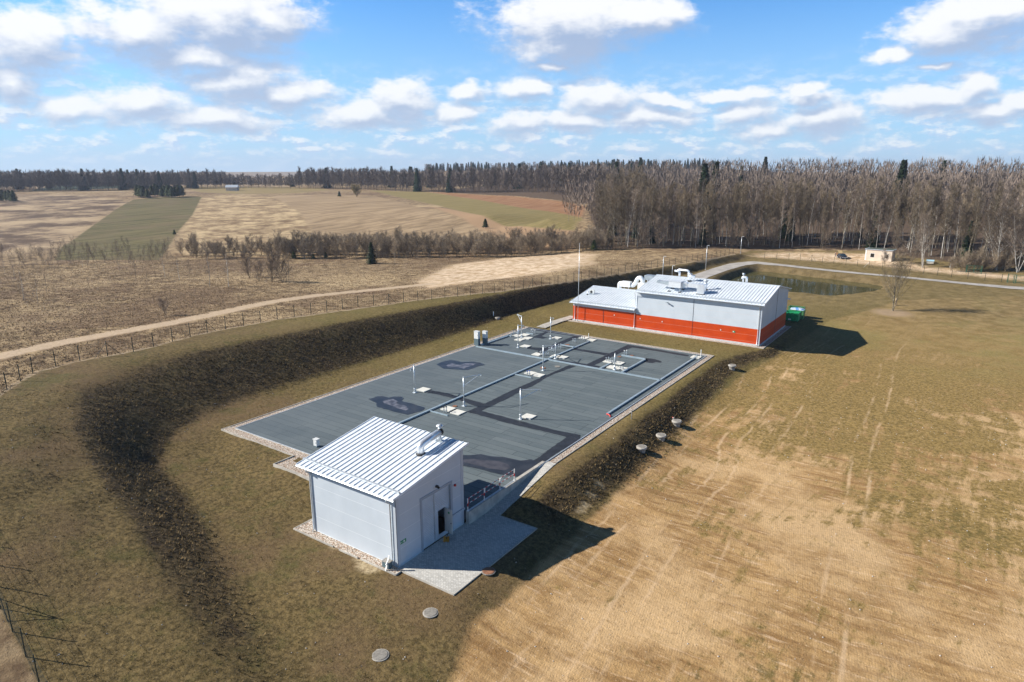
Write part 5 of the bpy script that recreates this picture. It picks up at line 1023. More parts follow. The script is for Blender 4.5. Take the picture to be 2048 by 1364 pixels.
# ------------------------------------------------------------------ people
def skin_fig(name, joints, edges, m, parent, loc=None):
    me = bpy.data.meshes.new(name); me.from_pydata([j[:3] for j in joints], edges, []); me.materials.append(m)
    o = bpy.data.objects.new(name, me); C.objects.link(o); o.parent = parent
    sk = o.modifiers.new('skin', 'SKIN'); sk.use_smooth_shade = True
    for i, j in enumerate(joints):
        r = j[3]; me.skin_vertices[0].data[i].radius = (r, r*(j[4] if len(j) > 4 else 1))
    me.skin_vertices[0].data[0].use_root = True
    s = o.modifiers.new('sub', 'SUBSURF'); s.levels = 1; s.render_levels = 1
    return o
def person(p, rz, label, cj, ct, bend=0.0):
    t_ = thing('person', p, label, 'person', None, rz); sk_ = mat('skin_tone', (0.45,0.27,0.19), 0.6)
    J = [(0,0,.95,.15,.7),(0,0,1.2,.14,.7),(.02,0,1.42,.16,.6),(.03,0,1.5,.06),(.05,0,1.6,.085),(.05,0,1.7,.10),
         (0,.1,.9,.09),(.03,.11,.5,.065),(0,.12,.08,.045),(.14,.12,.04,.04),(0,-.1,.9,.09),(-.03,-.11,.5,.065),(-.05,-.12,.08,.045),(.09,-.12,.04,.04),
         (.02,.2,1.4,.06),(.04,.25,1.14,.045),(.16,.22,.92,.032),(.02,-.2,1.4,.06),(.06,-.25,1.14,.045),(.2,-.2,.95,.032)]
    E_ = [(0,1),(1,2),(2,3),(3,4),(4,5),(0,6),(6,7),(7,8),(8,9),(0,10),(10,11),(11,12),(12,13),(2,14),(14,15),(15,16),(2,17),(17,18),(18,19)]
    for h_, s in ((16,1),(19,-1)):
        x, y, z = J[h_][:3]; J.append((x+.05,y,z-.06,.03)); k = len(J)-1; E_.append((h_,k))
        for a, l in ((-.03,.075),(-.01,.085),(.01,.08),(.03,.065)): J.append((x+.07,y+a,z-.07-l,.009)); E_.append((k,len(J)-1))
        J.append((x+.08,y-.04*s,z-.06,.01)); E_.append((k,len(J)-1))
    skin_fig('body', J, E_, sk_, t_)
    jk = [(0,0,.92,.17,.75),(0,0,1.2,.165,.75),(.02,0,1.42,.18,.65),(.02,.2,1.4,.08),(.04,.25,1.14,.062),(.14,.22,.97,.05),(.02,-.2,1.4,.08),(.06,-.25,1.14,.062),(.18,-.2,1.0,.05)]
    skin_fig('jacket', jk, [(0,1),(1,2),(2,3),(3,4),(4,5),(2,6),(6,7),(7,8)], cj, t_)
    skin_fig('trousers', [(0,0,.95,.155,.75),(0,.1,.85,.105),(.03,.11,.5,.08),(0,.12,.12,.06),(0,-.1,.85,.105),(-.03,-.11,.5,.08),(-.05,-.12,.12,.06)], [(0,1),(1,2),(2,3),(0,4),(4,5),(5,6)], ct, t_)
    MB().lathe((.04,0,1.66), [(.10,0),(.12,.06),(.10,.12),(.03,.155)], 12).build('hair', mat('dark_hair', (0.03,0.02,0.015), 0.8), t_, smooth=True)
    f = MB()
    for y in (-.035,.035): f.box(.145,y-.01,1.66,.155,y+.01,1.675)
    f.box(.15,-.012,1.61,.175,.012,1.65).box(.145,-.025,1.575,.153,.025,1.585); f.build('face', mat('face_dark', (0.12,0.05,0.04), 0.6), t_)
m_navy = mat('navy_cloth', (0.012,0.018,0.045), 0.9); m_or = mat('orange_brown_cloth', (0.35,0.14,0.03), 0.9)
pa = hit(1670.3,514.2); person(pa, .6, 'person in dark navy clothes standing left of the dark car', m_navy, m_navy)
pb_ = hit(1673.6,514.4); person(pb_, 3.4, 'person in an orange brown jacket facing the other, nearer the dark car', m_or, m_navy)
# ------------------------------------------------------------------ fences
def fence(name, pl, label, step=2.9, h=1.9, braces=(), pr=.05):
    pts = resam(pl, 0.5); tot = 0; posts = [Vector((pts[0][0], pts[0][1], hz_(pts[0][0], pts[0][1])))]; acc_ = 0
    for a, b in zip(pts[:-1], pts[1:]):
        acc_ += math.dist(a[:2], b[:2])
        if acc_ >= step: posts.append(Vector((b[0], b[1], hz_(b[0], b[1])))); acc_ = 0
    p0 = posts[0].copy(); t_ = thing(name, p0, label, 'fence')
    extra = posts[99:]; 
    if extra:
        mb = MB()
        for p in extra: mb.tube([p-p0-Vector((0,0,.2)), p-p0+Vector((0,0,h+.1))], .05, 6)
        tag(mb.build('post', m_fence, t_), kind='stuff')
    proto = MB().tube([(0,0,-.2),(0,0,h+.08)], pr, 6).build('post', m_fence, t_)
    for i, p in enumerate(posts[:99]):
        q = proto if i == 0 else proto.copy()
        if i: C.objects.link(q)
        q.parent = t_; q.location = p-p0; q.rotation_euler = (rnd.uniform(-.02,.02), rnd.uniform(-.02,.02), 0)
    mb = MB()
    for a, b in zip(posts[:-1], posts[1:]):
        a = a-p0; b = b-p0
        for k in range(7): z = .06+k*(h-.08)/6; mb.bar(a+Vector((0,0,z)), b+Vector((0,0,z)), .008 if k not in (0,6) else .014, .008)
        L = (b-a).length; n = int(L/.42)
        for k in range(1, n): c = a+(b-a)*(k/n); mb.bar(c+Vector((0,0,.05)), c+Vector((0,0,h-.02)), .007, .007)
    mb.build('wire_mesh', m_fence, t_)
    for i in braces:
        if i < len(posts)-1:
            d = (posts[min(i+1,len(posts)-1)]-posts[i-1]); d.z = 0; d.normalize()
            for s in (1,-1): e = posts[i]+d*1.5*s; e.z = hz_(e.x, e.y); MB().tube([posts[i]-p0+Vector((0,0,h*.92)), e-p0], .028, 6).build('brace', m_fence if not (i == braces[-1] and s == -1) else m_galv_l, t_)
    return t_
fl = [p[:2] for p in fence_pts]
fence('chain_link_fence', [p[:2] for p in hp((-60,835),(0,788),(70,745),(160,722),(260,705),(420,664),(560,638),(700,616))]+[p[:2] for p in hp((850,601),(1000,585),(1160,560),(1300,537),(1400,522),(1470,508))], 'long dark green wire fence on top of the left bank beside the dirt track', 2.9, 1.9, (8,13,24,36,50,64,78,90))
fence('chain_link_fence', [p[:2] for p in hp((1529,517),(1581,519),(1620,522),(1657,526.5),(1695,530),(1734,535),(1800,542),(1847,547),(1911,555),(1960,560),(2012,565))], 'thin green wire fence between the access road and the sand lot', 3.4, 2.0, (4,9))
fence('chain_link_fence', [p[:2] for p in fence_near], 'dark fence crossing the bottom left corner of the view', 2.6, 1.9, (5,), .034)
def gate(p, q, label, h=2.1, leaves=2):
    P_ = hit(*p); Q_ = hit(*q); d = Q_-P_; d.z = 0; L = d.length; t_ = thing('field_gate', P_, label, 'gate', None, math.atan2(d.y, d.x)); m = mat('gate_green', (0.015,0.09,0.05), 0.5)
    for x in (0, L): MB().box(x-.08,-.08,-.2,x+.08,.08,h+.1).build('post', m, t_)
    for k in range(leaves):
        x0 = .15+k*(L-.3)/leaves; x1 = x0+(L-.3)/leaves-.06; mb = MB()
        mb.bar((x0,0,.25),(x1,0,.25),.07,.07).bar((x0,0,h),(x1,0,h),.07,.07).bar((x0,0,h*.55),(x1,0,h*.55),.05,.05)
        for x in (x0+.03,x1-.03): mb.bar((x,0,.25),(x,0,h),.07,.07)
        n = int((x1-x0)/.3)
        for i in range(1, n): x = x0+(x1-x0)*i/n; mb.bar((x,0,.28),(x,0,h),.018,.018)
        mb.build('gate_leaf', m, t_)
gate((1931.6,545.5),(1962,548), 'green double gate standing in the grass beyond the right hand fence'); gate((2014,565),(2027,566.5), 'narrow green gate at the end of the road', 2.2, 1); gate((2030,567),(2075,570), 'wide green gate where the road leaves the site at the right edge', 2.2)
# ------------------------------------------------------------------ vegetation
def bark_fn(c1, c2, sc_=2.0):
    def f(t, oc, b):
        oi = t.node('ShaderNodeObjectInfo'); c = t.mix(t.mr(t.noise(t.mapv(oc, (1,1,.35)), sc_, 3, 0.7), .42, .62), c1, c2)
        hs = t.node('ShaderNodeHueSaturation'); t.l.new(c, hs.inputs['Color']); t.l.new(t.mr(oi.outputs['Random'], 0, 1, .62, 1.35, smooth=False), hs.inputs['Value']); return hs.outputs[0]
    return f
m_bark = mat('grey_bark', None, 0.9, fn=bark_fn((0.15,0.125,0.09), (0.40,0.35,0.26)), spec=.1)
m_birch = mat('birch_bark', None, 0.8, fn=bark_fn((0.42,0.39,0.35), (0.80,0.77,0.70), 1.4), spec=.1)
m_twig = mat('grey_brown_twigs', None, 0.9, fn=bark_fn((0.165,0.128,0.085), (0.29,0.228,0.155), .3), spec=.1)
m_twigb = mat('reddish_birch_twigs', None, 0.9, fn=bark_fn((0.17,0.132,0.10), (0.29,0.225,0.17), .3), spec=.1)
m_bush = mat('shrub_twigs', None, 0.9, fn=bark_fn((0.23,0.18,0.125), (0.38,0.305,0.215), .4), spec=.1)
m_fart = mat('distant_twigs', None, 0.9, fn=bark_fn((0.14,0.112,0.092), (0.23,0.18,0.145), .05), spec=.1)  # paler, bluer twigs: some distance haze put into the colour
m_needle = mat('conifer_needles', None, 0.8, fn=bark_fn((0.016,0.030,0.013), (0.042,0.066,0.026), .8), spec=.15)
m_pine = mat('pine_needles', None, 0.8, fn=bark_fn((0.045,0.06,0.02), (0.085,0.10,0.035), .8), spec=.15)
class Veg:
    def __init__(s, seed): s.r = random.Random(seed); s.tv = []; s.tf = []; s.cv = []; s.cf = []
    def tube(s, pts, rr, n, tr=True):
        V = s.tv if tr else s.cv; Fc = s.tf if tr else s.cf; o = len(V)
        for i, p in enumerate(pts):
            d = (Vector(pts[min(i+1,len(pts)-1)])-Vector(pts[max(i-1,0)])).normalized(); a = d.orthogonal().normalized(); b = d.cross(a)
            for k in range(n): t = 2*math.pi*k/n; q = Vector(p)+(a*math.cos(t)+b*math.sin(t))*rr[i]; V.append(tuple(q))
        for i in range(len(pts)-1):
            for k in range(n): Fc.append((o+i*n+k, o+i*n+(k+1)%n, o+(i+1)*n+(k+1)%n, o+(i+1)*n+k))
    def sliver(s, p, d, l, w_):
        a = d.orthogonal().normalized(); a.rotate(Matrix.Rotation(s.r.uniform(0, 6.28), 3, d)); o = len(s.cv)
        s.cv += [tuple(p-a*w_/2), tuple(p+a*w_/2), tuple(p+d*l)]; s.cf.append((o,o+1,o+2))
    def rdir(s, up_=0.6):
        a = s.r.uniform(0, 6.28); z = up_+s.r.uniform(-.5,.5); v = Vector((math.cos(a), math.sin(a), z)); return v.normalized()
    def path(s, p, d, L, n, wig, lift):
        pts = [Vector(p)]; d = Vector(d).normalized()
        for i in range(n):
            d = (d+Vector((s.r.uniform(-wig,wig), s.r.uniform(-wig,wig), s.r.uniform(-wig,wig)+lift))).normalized(); pts.append(pts[-1]+d*(L/n))
        return pts
def gen_tree(seed, h, first, spread, nl, tw, tl, twd, rt, stems=1, lift=.12, fork=None, limbs_in_trunk=True):
    g_ = Veg(seed); r = g_.r
    for s_ in range(stems):
        a0 = r.uniform(0, 6.28); lean = 0.04 if stems == 1 else r.uniform(.1,.45)
        hh_ = h*(1 if s_ == 0 else r.uniform(.7,1)); n = 7
        tp = g_.path((r.uniform(-.1,.1)*(stems > 1),r.uniform(-.1,.1)*(stems > 1),-.3), (lean*math.cos(a0), lean*math.sin(a0), 1), hh_, n, .045, .06); rad = rt*(1 if stems == 1 else .55)
        g_.tube(tp, [rad*(1-.88*i/n) for i in range(n+1)], 5)
        for k in range(nl):
            f = first+(1-first)*(k+r.random())/nl; f = min(f, .985); i = f*n; i0 = int(i); p = tp[i0].lerp(tp[min(i0+1,n)], i-i0)
            a = r.uniform(0, 6.28); out_ = 1.0-.25*f; L = spread*(1.25-f)*r.uniform(.7,1.2)+.5; el_ = r.uniform(.55,1.15)+.5*f
            lp = g_.path(p, (math.cos(a)*out_, math.sin(a)*out_, el_), L*1.25, 4, .12, lift); lr = rad*(1-.85*f)*.5
            g_.tube(lp, [lr*(1-.85*q/4) for q in range(5)], 3, limbs_in_trunk)
            for m_ in range(3):
                q = lp[1+m_]; d2 = (lp[2 if m_ < 1 else 3]-lp[1]).normalized()+g_.rdir(.5)*.9; sp2 = g_.path(q, d2, L*.55*r.uniform(.6,1.1), 2, .15, .1); g_.tube(sp2, [lr*.42,lr*.25,.008], 3, False)
                for _ in range(tw):
                    t = r.random(); b = sp2[0].lerp(sp2[2], t); g_.sliver(b, (d2.normalized()*.6+g_.rdir(.45)).normalized(), tl*r.uniform(.5,1.3), twd)
            for _ in range(tw*2):
                t = r.random()*3.99; b = lp[int(t)].lerp(lp[int(t)+1], t-int(t)); g_.sliver(b, ((lp[4]-lp[0]).normalized()*.6+g_.rdir(.45)).normalized(), tl*r.uniform(.5,1.3), twd)
    return g_
def gen_spruce(seed, h, rb_, dens=1.0, broad=1.0, first=.06):
    g_ = Veg(seed); r = g_.r; g_.tube([(0,0,-.3),(0,0,h*.5),(0,0,h)], [h*.014,h*.009,.01], 5); nl = int(h*2.6*dens)+6
    for k in range(nl):
        f = first+(1-first)*(k/nl); z = h*f; rr = rb_*((1-f)**.85)*r.uniform(.75,1.15)+.08; nb = int((6+rr*3.2)*1.0)
        for j in range(nb):
            a = r.uniform(0, 6.28); L = rr*r.uniform(.7,1.15); d = Vector((math.cos(a), math.sin(a), -.25-.15*(1-f)+.5*f))
            e = Vector((0,0,z))+d*L; n = max(2, int(L/.4))
            for i in range(n):
                t = (i+.5+r.uniform(-.3,.3))/n; p = Vector((0,0,z))+d*L*t; s = (.42*broad)*(1.15-.55*t)*(h/12+.45)
                u = Vector((-math.sin(a), math.cos(a), r.uniform(-.35,.35))); v = Vector((math.cos(a)*.8, math.sin(a)*.8, r.uniform(-.7,.15))); o = len(g_.cv)
                g_.cv += [tuple(p-u*s*.75), tuple(p+u*s*.75), tuple(p+v*s*1.15+Vector((0,0,-.1)))]; g_.cf.append((o,o+1,o+2))
    return g_
def vmesh(nm, V, Fc, m):
    me = bpy.data.meshes.new(nm); me.from_pydata(V, [], Fc); me.materials.append(m); me.update(); return me
def kind_of(g_, nm, bark, leaf): return (vmesh(nm+'_trunk', g_.tv, g_.tf, bark), vmesh(nm+'_crown', g_.cv, g_.cf, leaf))
def plant(name, pair, p, s, rz, label, cat, group=None, tilt=0.03, sz=None):
    t_ = bpy.data.objects.new(name, None); C.objects.link(t_); t_.location = p; t_.rotation_euler = (rnd.uniform(-tilt,tilt), rnd.uniform(-tilt,tilt), rz); t_.scale = (s, s, sz or s); tag(t_, label, cat, group); t_.empty_display_size = .2
    for nm, me in (('trunk', pair[0]), ('crown', pair[1])):
        o = bpy.data.objects.new(nm, me); C.objects.link(o); o.parent = t_
    return t_
ASP = [kind_of(gen_tree(100+i, 22, .30, 3.3, 26, 9, 1.6, .055, .15), 'bare_tree', m_bark, m_twig) for i in range(6)]
BIR = [kind_of(gen_tree(200+i, 22, .36, 3.0, 24, 10, 1.5, .048, .13, lift=.02), 'birch', m_birch, m_twigb) for i in range(4)]
SPR = [kind_of(gen_spruce(300+i, 18, 3.9), 'spruce', m_bark, m_needle) for i in range(3)]
SML = [kind_of(gen_tree(400+i, 9, .08, 2.3, 16, 9, 1.1, .05, .07, stems=2), 'young_tree', m_bark, m_twigb) for i in range(3)]
BSH = [kind_of(gen_tree(500+i, 6.5, .12, 1.6, 7, 6, 1.1, .045, .06, stems=5, lift=.10), 'shrub', m_bush, m_bush) for i in range(4)]
def inview(x, y, m=60):
    d = Vector((x, y, 5))-CAM; z = d.dot(FW)
    if z < 5: return False
    px = 1024+FPX*d.dot(RT)/z; return -m < px < 2048+m
def inpoly(poly, x, y): return float(sdf(poly, np.array([x]), np.array([y]))[0]) < 0
# right hand wood: nearest trees one by one
wpts = []
rp_ = random.Random(11)
xs_ = np.arange(-140, 160, 3.5); ys2 = np.arange(150, 420, 3.5)
gxx_, gyy_ = np.meshgrid(xs_, ys2); jx = gxx_+np.array([[rp_.uniform(-1.5,1.5) for _ in xs_] for _ in ys2]); jy = gyy_+np.array([[rp_.uniform(-1.5,1.5) for _ in xs_] for _ in ys2])
sw = sdf(woodR, jx, jy)
for x, y, s in zip(jx.ravel(), jy.ravel(), sw.ravel()):
    D = math.hypot(x-CAM.x, y-CAM.y)
    if s < -1.0 and D < 330 and inview(x, y): wpts.append((D, x, y, s))
wpts.sort(key=lambda q: -q[3]); front = wpts[:395]; rest = wpts[395:]
for i, (D, x, y, s) in enumerate(front):
    k = rp_.random(); p = (x, y, hz_(x, y)); edge = s > -4
    if k < .24: plant('birch_tree', rp_.choice(BIR), p, rp_.uniform(.66,1.0)*(1 if not edge else .85), rp_.uniform(0,6.28), 'slender bare birch with white trunk at the edge of the wood beyond the pond', 'tree', 'birches of the wood beyond the pond', .05)
    elif k < .28: plant('spruce', rp_.choice(SPR), p, rp_.uniform(.3,.7), rp_.uniform(0,6.28), 'dark green spruce between the bare trees of the wood beyond the pond', 'tree', 'spruces inside the wood beyond the pond')
    elif edge and k > .62: plant('young_tree', rp_.choice(SML), p, rp_.uniform(.8,1.3), rp_.uniform(0,6.28), 'low reddish brown young tree along the foot of the wood', 'tree', 'young trees along the foot of the wood', .05)
    else: plant('bare_tree', rp_.choice(ASP), p, rp_.uniform(.6,.98), rp_.uniform(0,6.28), 'tall bare grey brown tree of the wood beyond the pond', 'tree', 'bare trees of the wood beyond the pond', .05)
# the mass behind: one object, instanced on points
def scatter(name, pts, srcs, kindseq, coll=None):
    me = bpy.data.meshes.new(name); me.from_pydata([p[:3] for p in pts], [], [])
    for nm, ix, ty in (('sc', 3, 'FLOAT'), ('rz', 4, 'FLOAT'), ('vk', 5, 'FLOAT')):
        a = me.attributes.new(nm, ty, 'POINT'); a.data.foreach_set('value', np.array([p[ix] for p in pts], np.float32))
    o = bpy.data.objects.new(name, me); C.objects.link(o); o['kind'] = 'stuff'
    ng = bpy.data.node_groups.new(name, 'GeometryNodeTree'); ng.interface.new_socket('Geometry', in_out='INPUT', socket_type='NodeSocketGeometry'); ng.interface.new_socket('Geometry', in_out='OUTPUT', socket_type='NodeSocketGeometry')
    N = ng.nodes; Lk = ng.links; gi_ = N.new('NodeGroupInput'); go_ = N.new('NodeGroupOutput'); jn = N.new('GeometryNodeJoinGeometry')
    def na(nm): n = N.new('GeometryNodeInputNamedAttribute'); n.data_type = 'FLOAT'; n.inputs[0].default_value = nm; return n.outputs[0]
    sc_, rz_, vk_ = na('sc'), na('rz'), na('vk'); cbx = N.new('ShaderNodeCombineXYZ'); Lk.new(rz_, cbx.inputs[2])
    for i, (a, b) in enumerate(srcs):
        cmp_ = N.new('FunctionNodeCompare'); cmp_.data_type = 'FLOAT'; cmp_.operation = 'EQUAL'; Lk.new(vk_, cmp_.inputs[0]); cmp_.inputs[1].default_value = i; cmp_.inputs['Epsilon'].default_value = .1
        for ob in (a, b):
            oi = N.new('GeometryNodeObjectInfo'); oi.transform_space = 'ORIGINAL'; oi.inputs['Object'].default_value = ob; oi.inputs['As Instance'].default_value = True
            ip = N.new('GeometryNodeInstanceOnPoints'); Lk.new(gi_.outputs[0], ip.inputs['Points']); Lk.new(cmp_.outputs[0], ip.inputs['Selection']); Lk.new(oi.outputs[0], ip.inputs['Instance'])
            Lk.new(cbx.outputs[0], ip.inputs['Rotation']); Lk.new(sc_, ip.inputs['Scale']); Lk.new(ip.outputs[0], jn.inputs[0])
    Lk.new(jn.outputs[0], go_.inputs[0]); md = o.modifiers.new('scatter', 'NODES'); md.node_group = ng; return o
def srcs_of(pairs):
    out = []
    for pr_ in pairs:
        obs = [next(o for o in C.objects if o.data == me) for me in pr_]; out.append(tuple(obs))
    return out
pts = []
for (D, x, y, s) in rest: k = rp_.random(); pts.append((x, y, hz_(x, y), rp_.uniform(.62,1.02), rp_.uniform(0,6.28), (rp_.randrange(6) if k < .74 else 6+rp_.randrange(4)) if k < .97 else 10+rp_.randrange(3)))
scatter('woodland_mass', pts, srcs_of(ASP+BIR+SPR), None)
# far woods: lighter trees
FAR = Veg(900)
def far_tree(V, Fc, x, y, z, h, r_, rr, n=46, w_=.30):
    for k in range(n):
        f = .22+.78*rr.random(); a = rr.uniform(0, 6.28); q = r_*(1.1-.75*abs(f-.55)*1.5)*rr.random()**.5; p = Vector((x+q*math.cos(a), y+q*math.sin(a), z+h*f*.93)); d = Vector((math.cos(a)*.35, math.sin(a)*.35, 1)).normalized()
        L = h*.16*rr.uniform(.6,1.2); s = Vector((rr.uniform(-1,1), rr.uniform(-1,1), .1)).normalized()*w_*.5; o = len(V); V += [tuple(p-s), tuple(p+s), tuple(p+d*L)]; Fc.append((o,o+1,o+2))
    s = Vector((.16,-.1,0)); o = len(V); V += [(x-s.x,y-s.y,z-.5), (x+s.x,y+s.y,z-.5), (x,y,z+h*.85)]; Fc.append((o,o+1,o+2))
    o = len(V); V += [(x-.1,y+.16,z-.5), (x+.1,y-.16,z-.5), (x,y,z+h*.85)]; Fc.append((o,o+1,o+2))
V_ = []; F_ = []; cnt = 0; rr_ = random.Random(5); SPF = [kind_of(gen_spruce(320+i, 20, 4.6, .75, 1.7), 'far_spruce', m_bark, m_needle) for i in range(3)]
farspr = []; farind = []
FT = [kind_of(gen_tree(600+i, 19, .08, 4.4, 24, 6, 2.4, .17, .17), 'far_tree', m_fart, m_fart) for i in range(3)]
def band(px0, px1, dfun, depth, sp, hf, conf, hmul=1.0, ind=0):
    global cnt
    px = px0
    while px < px1:
        D0 = dfun(px); dpx = sp*FPX/D0; D = D0+rr_.uniform(0, sp)
        row = 0
        while D < D0+depth:
            q = atd(px+rr_.uniform(-.5,.5)*dpx, 339, D); z = hz_(q.x, q.y); h = hf*rr_.uniform(.8,1.15)*hmul
            cf = conf(px) if callable(conf) else conf
            if rr_.random() < cf: farspr.append((D, q.x, q.y, z, h*1.12))
            elif row < ind: farind.append((D, q.x, q.y, z, h))
            else: far_tree(V_, F_, q.x, q.y, z, h, 3.4, rr_, 60 if row > 1 else 110, .36*D/500+.1); cnt += 1
            D += sp*(1+row*.25)*rr_.uniform(.8,1.2); row += 1
        px += dpx
edge = [(-200,770),(0,760),(150,740),(300,760),(450,800),(600,740),(700,700),(800,640),(900,590),(1000,560),(1100,500),(1180,440),(1260,430)]
def ed(px):
    for (a, b), (c, d) in zip(edge[:-1], edge[1:]):
        if px <= c: return b+(d-b)*(px-a)/(c-a)
    return edge[-1][1]
band(-150, 450, lambda p: ed(p), 130, 6.0, 17, lambda p: .035, .95, 1)
band(450, 600, lambda p: ed(p), 90, 7.5, 13, lambda p: .05, 1.0, 1)
band(600, 1240, lambda p: ed(p), 190, 6.2, 17.5, lambda p: .015 if p < 820 else .04, 1.0, 2)
band(860, 1460, lambda p: 1250, 400, 22, 15, .75)
band(1150, 2120, lambda p: 335, 330, 7.5, 17.5, .02)
band(1040, 1300, lambda p: 620, 500, 16, 17, .25)
farspr.sort(); farind.sort()
for i, (D, x, y, z, h) in enumerate(farspr[:260]): plant('spruce', SPF[i % 3], (x, y, z), h/20, rr_.uniform(0,6.28), 'dark spruce standing out of the distant woods on the horizon', 'tree', 'spruces of the distant woods')
for i, (D, x, y, z, h) in enumerate(farind[:290]): plant('distant_tree', FT[i % 3], (x, y, z), h/19, rr_.uniform(0,6.28), 'bare grey tree along the edge of the distant woods behind the fields', 'tree', 'bare trees along the distant woods')
for (D, x, y, z, h) in farind[290:]: far_tree(V_, F_, x, y, z, h, 2.8, rr_, 50, .3)
o_ = bpy.data.objects.new('distant_woodland', vmesh('distant_woodland', V_, F_, m_fart)); C.objects.link(o_); o_['kind'] = 'stuff'
if farspr[260:]: scatter('distant_conifers', [(x, y, z, h/20, rr_.uniform(0,6.28), i % 3) for i, (D, x, y, z, h) in enumerate(farspr[260:])], srcs_of(SPF), None)
# thickets in the hollow
def at_px(px, py): p = hit(px, py); return (p.x, p.y, hz_(p.x, p.y))
tb_ = []
for px in np.arange(355, 1180, 8.0):
    for row in range(3):
        yb = 517-(px-355)*0.006-row*6+rr_.uniform(-2,2)
        if px > 1000: yb -= (px-1000)*.07
        if rr_.random() < (.92 if px > 560 else .6): tb_.append((px+rr_.uniform(-4,4), yb, rr_.uniform(.75,1.2) if px > 560 else rr_.uniform(.55,1.0)))
thin_ = []
for px in np.arange(-5, 355, 6.0):
    for row in range(2):
        if rr_.random() < .75: thin_.append((px+rr_.uniform(-4,4), 533-row*14+rr_.uniform(-5,5)-px*.02, rr_.uniform(.35,.75)))
for (px, py, s) in tb_[:280]:
    plant('shrub', rr_.choice(BSH), at_px(px, py), s, rr_.uniform(0,6.28), 'leafless brown shrub in the thicket along the hollow before the fields', 'shrub', 'leafless shrubs of the thicket in the hollow', .06, s*rr_.uniform(.7,1.15))
for k in range(40):
    px = rr_.uniform(1165, 1230) if k < 14 else rr_.uniform(1900, 2060); py = (498 if px < 1300 else 541)+rr_.uniform(-3,2); plant('shrub', rr_.choice(BSH), at_px(px, py), rr_.uniform(.5,1.0), rr_.uniform(0,6.28), 'low leafless shrub at the skirt of the wood', 'shrub', 'low leafless shrubs at the skirt of the wood', .06)
SAPQ = [kind_of(gen_tree(760+i, 9, .1, 1.6, 13, 4, .9, .028, .05, stems=2), 'thin_shrub', m_bush, m_twigb) for i in range(3)]
for (px, py, s) in thin_: plant('thin_shrub', rr_.choice(SAPQ), at_px(px, py), s, rr_.uniform(0,6.28), 'thin leafless scrub stem on the left part of the hollow', 'shrub', 'thin leafless scrub at the left of the hollow', .06)
def solo(name, pair, h0, px, py, pytop, label, cat='tree', wide=1.0, group=None):
    p = at_px(px, py); h = htop(p, pytop); s = h/h0; return plant(name, pair, p, s*wide, rr_.uniform(0,6.28), label, cat, group, .02, s)
SAP = [kind_of(gen_tree(700+i, 10, .25, 1.5, 15, 4, .9, .028, .075), 'sapling', m_birch if i < 2 else m_bark, m_twigb) for i in range(4)]
for i, (px, py, t) in enumerate([(420,574,500),(457,573,505),(578,566,498),(573,562,508),(48,599,541),(76,607,553),(94,590,548),(272,553,503),(359,560,510),(330,552,513),(294,559,542),(118,539,512),(100,536,510),(166,537,508),(176,536,514),(195,537,516),(55,614,585),(90,620,603),(179,576,555),(240,545,518),(30,560,530),(10,548,515),(545,560,512),(640,524,488),(790,524,500),(500,545,512),(380,552,520)]):
    solo('sapling', SAP[i % 4], 10, px, py, t, 'thin leafless sapling scattered on the dry meadow left of the fence', 'tree', 1.0, 'thin saplings on the dry meadow')
RB = [kind_of(gen_tree(720+i, 5, .1, 1.9, 9, 8, .8, .035, .06, stems=4), 'red_bush', m_bush, m_twigb) for i in range(2)]
for i, (px, py, t, lb) in enumerate([(500,556,508,'reddish rounded bush, leftmost of the clump on the meadow'),(518,562,524,'low reddish bush second from the left in the clump on the meadow'),(544,564,516,'dense reddish bush in the middle of the clump on the meadow'),(566,566,512,'tallest reddish bush at the right end of the clump on the meadow'),(333,631,597,'vase shaped bare bush standing alone by the dirt track')]): solo('bush', RB[i % 2], 5, px, py, t, lb, 'bush', .9)
SG = kind_of(gen_spruce(800, 8, 2.6, 2.3, 1.0, .01), 'lone_spruce', m_bark, m_needle); solo('spruce', SG, 8, 744, 528, 484, 'dense dark green spruce standing alone on the meadow before the thicket', wide=1.1)
PN = kind_of(gen_spruce(801, 6, 3.0, 2.0, 1.5, .22), 'pine', m_bark, m_pine)
for px, py, t, lb in ((971,457,437,'small round pine alone on the brown field'),(349,470,459,'tiny dark pine at the lower corner of the green field'),(679,394,382,'small dark pine beside the olive willow at the top of the fields'),(1188,501,479,'yellowish green pine at the left corner of the wood'),(588,518,502,'small dark conifer in the thicket, leftmost of three'),(627,518,507,'small dark conifer in the thicket, middle of three'),(652,517,504,'small dark conifer in the thicket, rightmost of three')): solo('pine', PN, 6, px, py, t, lb, wide=1.0)
solo('willow_bush', kind_of(gen_tree(811, 5, .05, 2.4, 10, 9, .9, .08, .06, stems=5), 'willow', m_bush, mat('willow_twigs', None, .9, fn=bark_fn((0.16,0.13,0.06),(0.22,0.18,0.08)), spec=.1)), 5, 714, 394, 372, 'round olive brown willow bush at the top of the fields', 'bush')
def far_plant(px, D, h, label, cat, grp): q = atd(px, 339, D); plant('pine', PN, (q.x, q.y, hz_(q.x, q.y)), h/6, rr_.uniform(0,6.28), label, cat, grp)
for px in range(268, 362, 7): far_plant(px+rr_.uniform(-2,2), rr_.uniform(575,600), rr_.uniform(7,10), 'dark pine in the short row on the crest of the fields', 'tree', 'dark pines in the row on the crest')
for px in range(-12, 22, 7): far_plant(px, rr_.uniform(580,610), rr_.uniform(6.5,9), 'dark pine at the left edge below the distant wood', 'tree', 'dark pines at the left edge')
gb = []
for _ in range(900): q = atd(rr_.uniform(60, 285), 339, rr_.uniform(585, 660)); gb.append((q.x, q.y, hz_(q.x, q.y), rr_.uniform(.45,.75), rr_.uniform(0,6.28), 0))
scatter('young_conifer_plantation', gb, srcs_of([PN]), None)
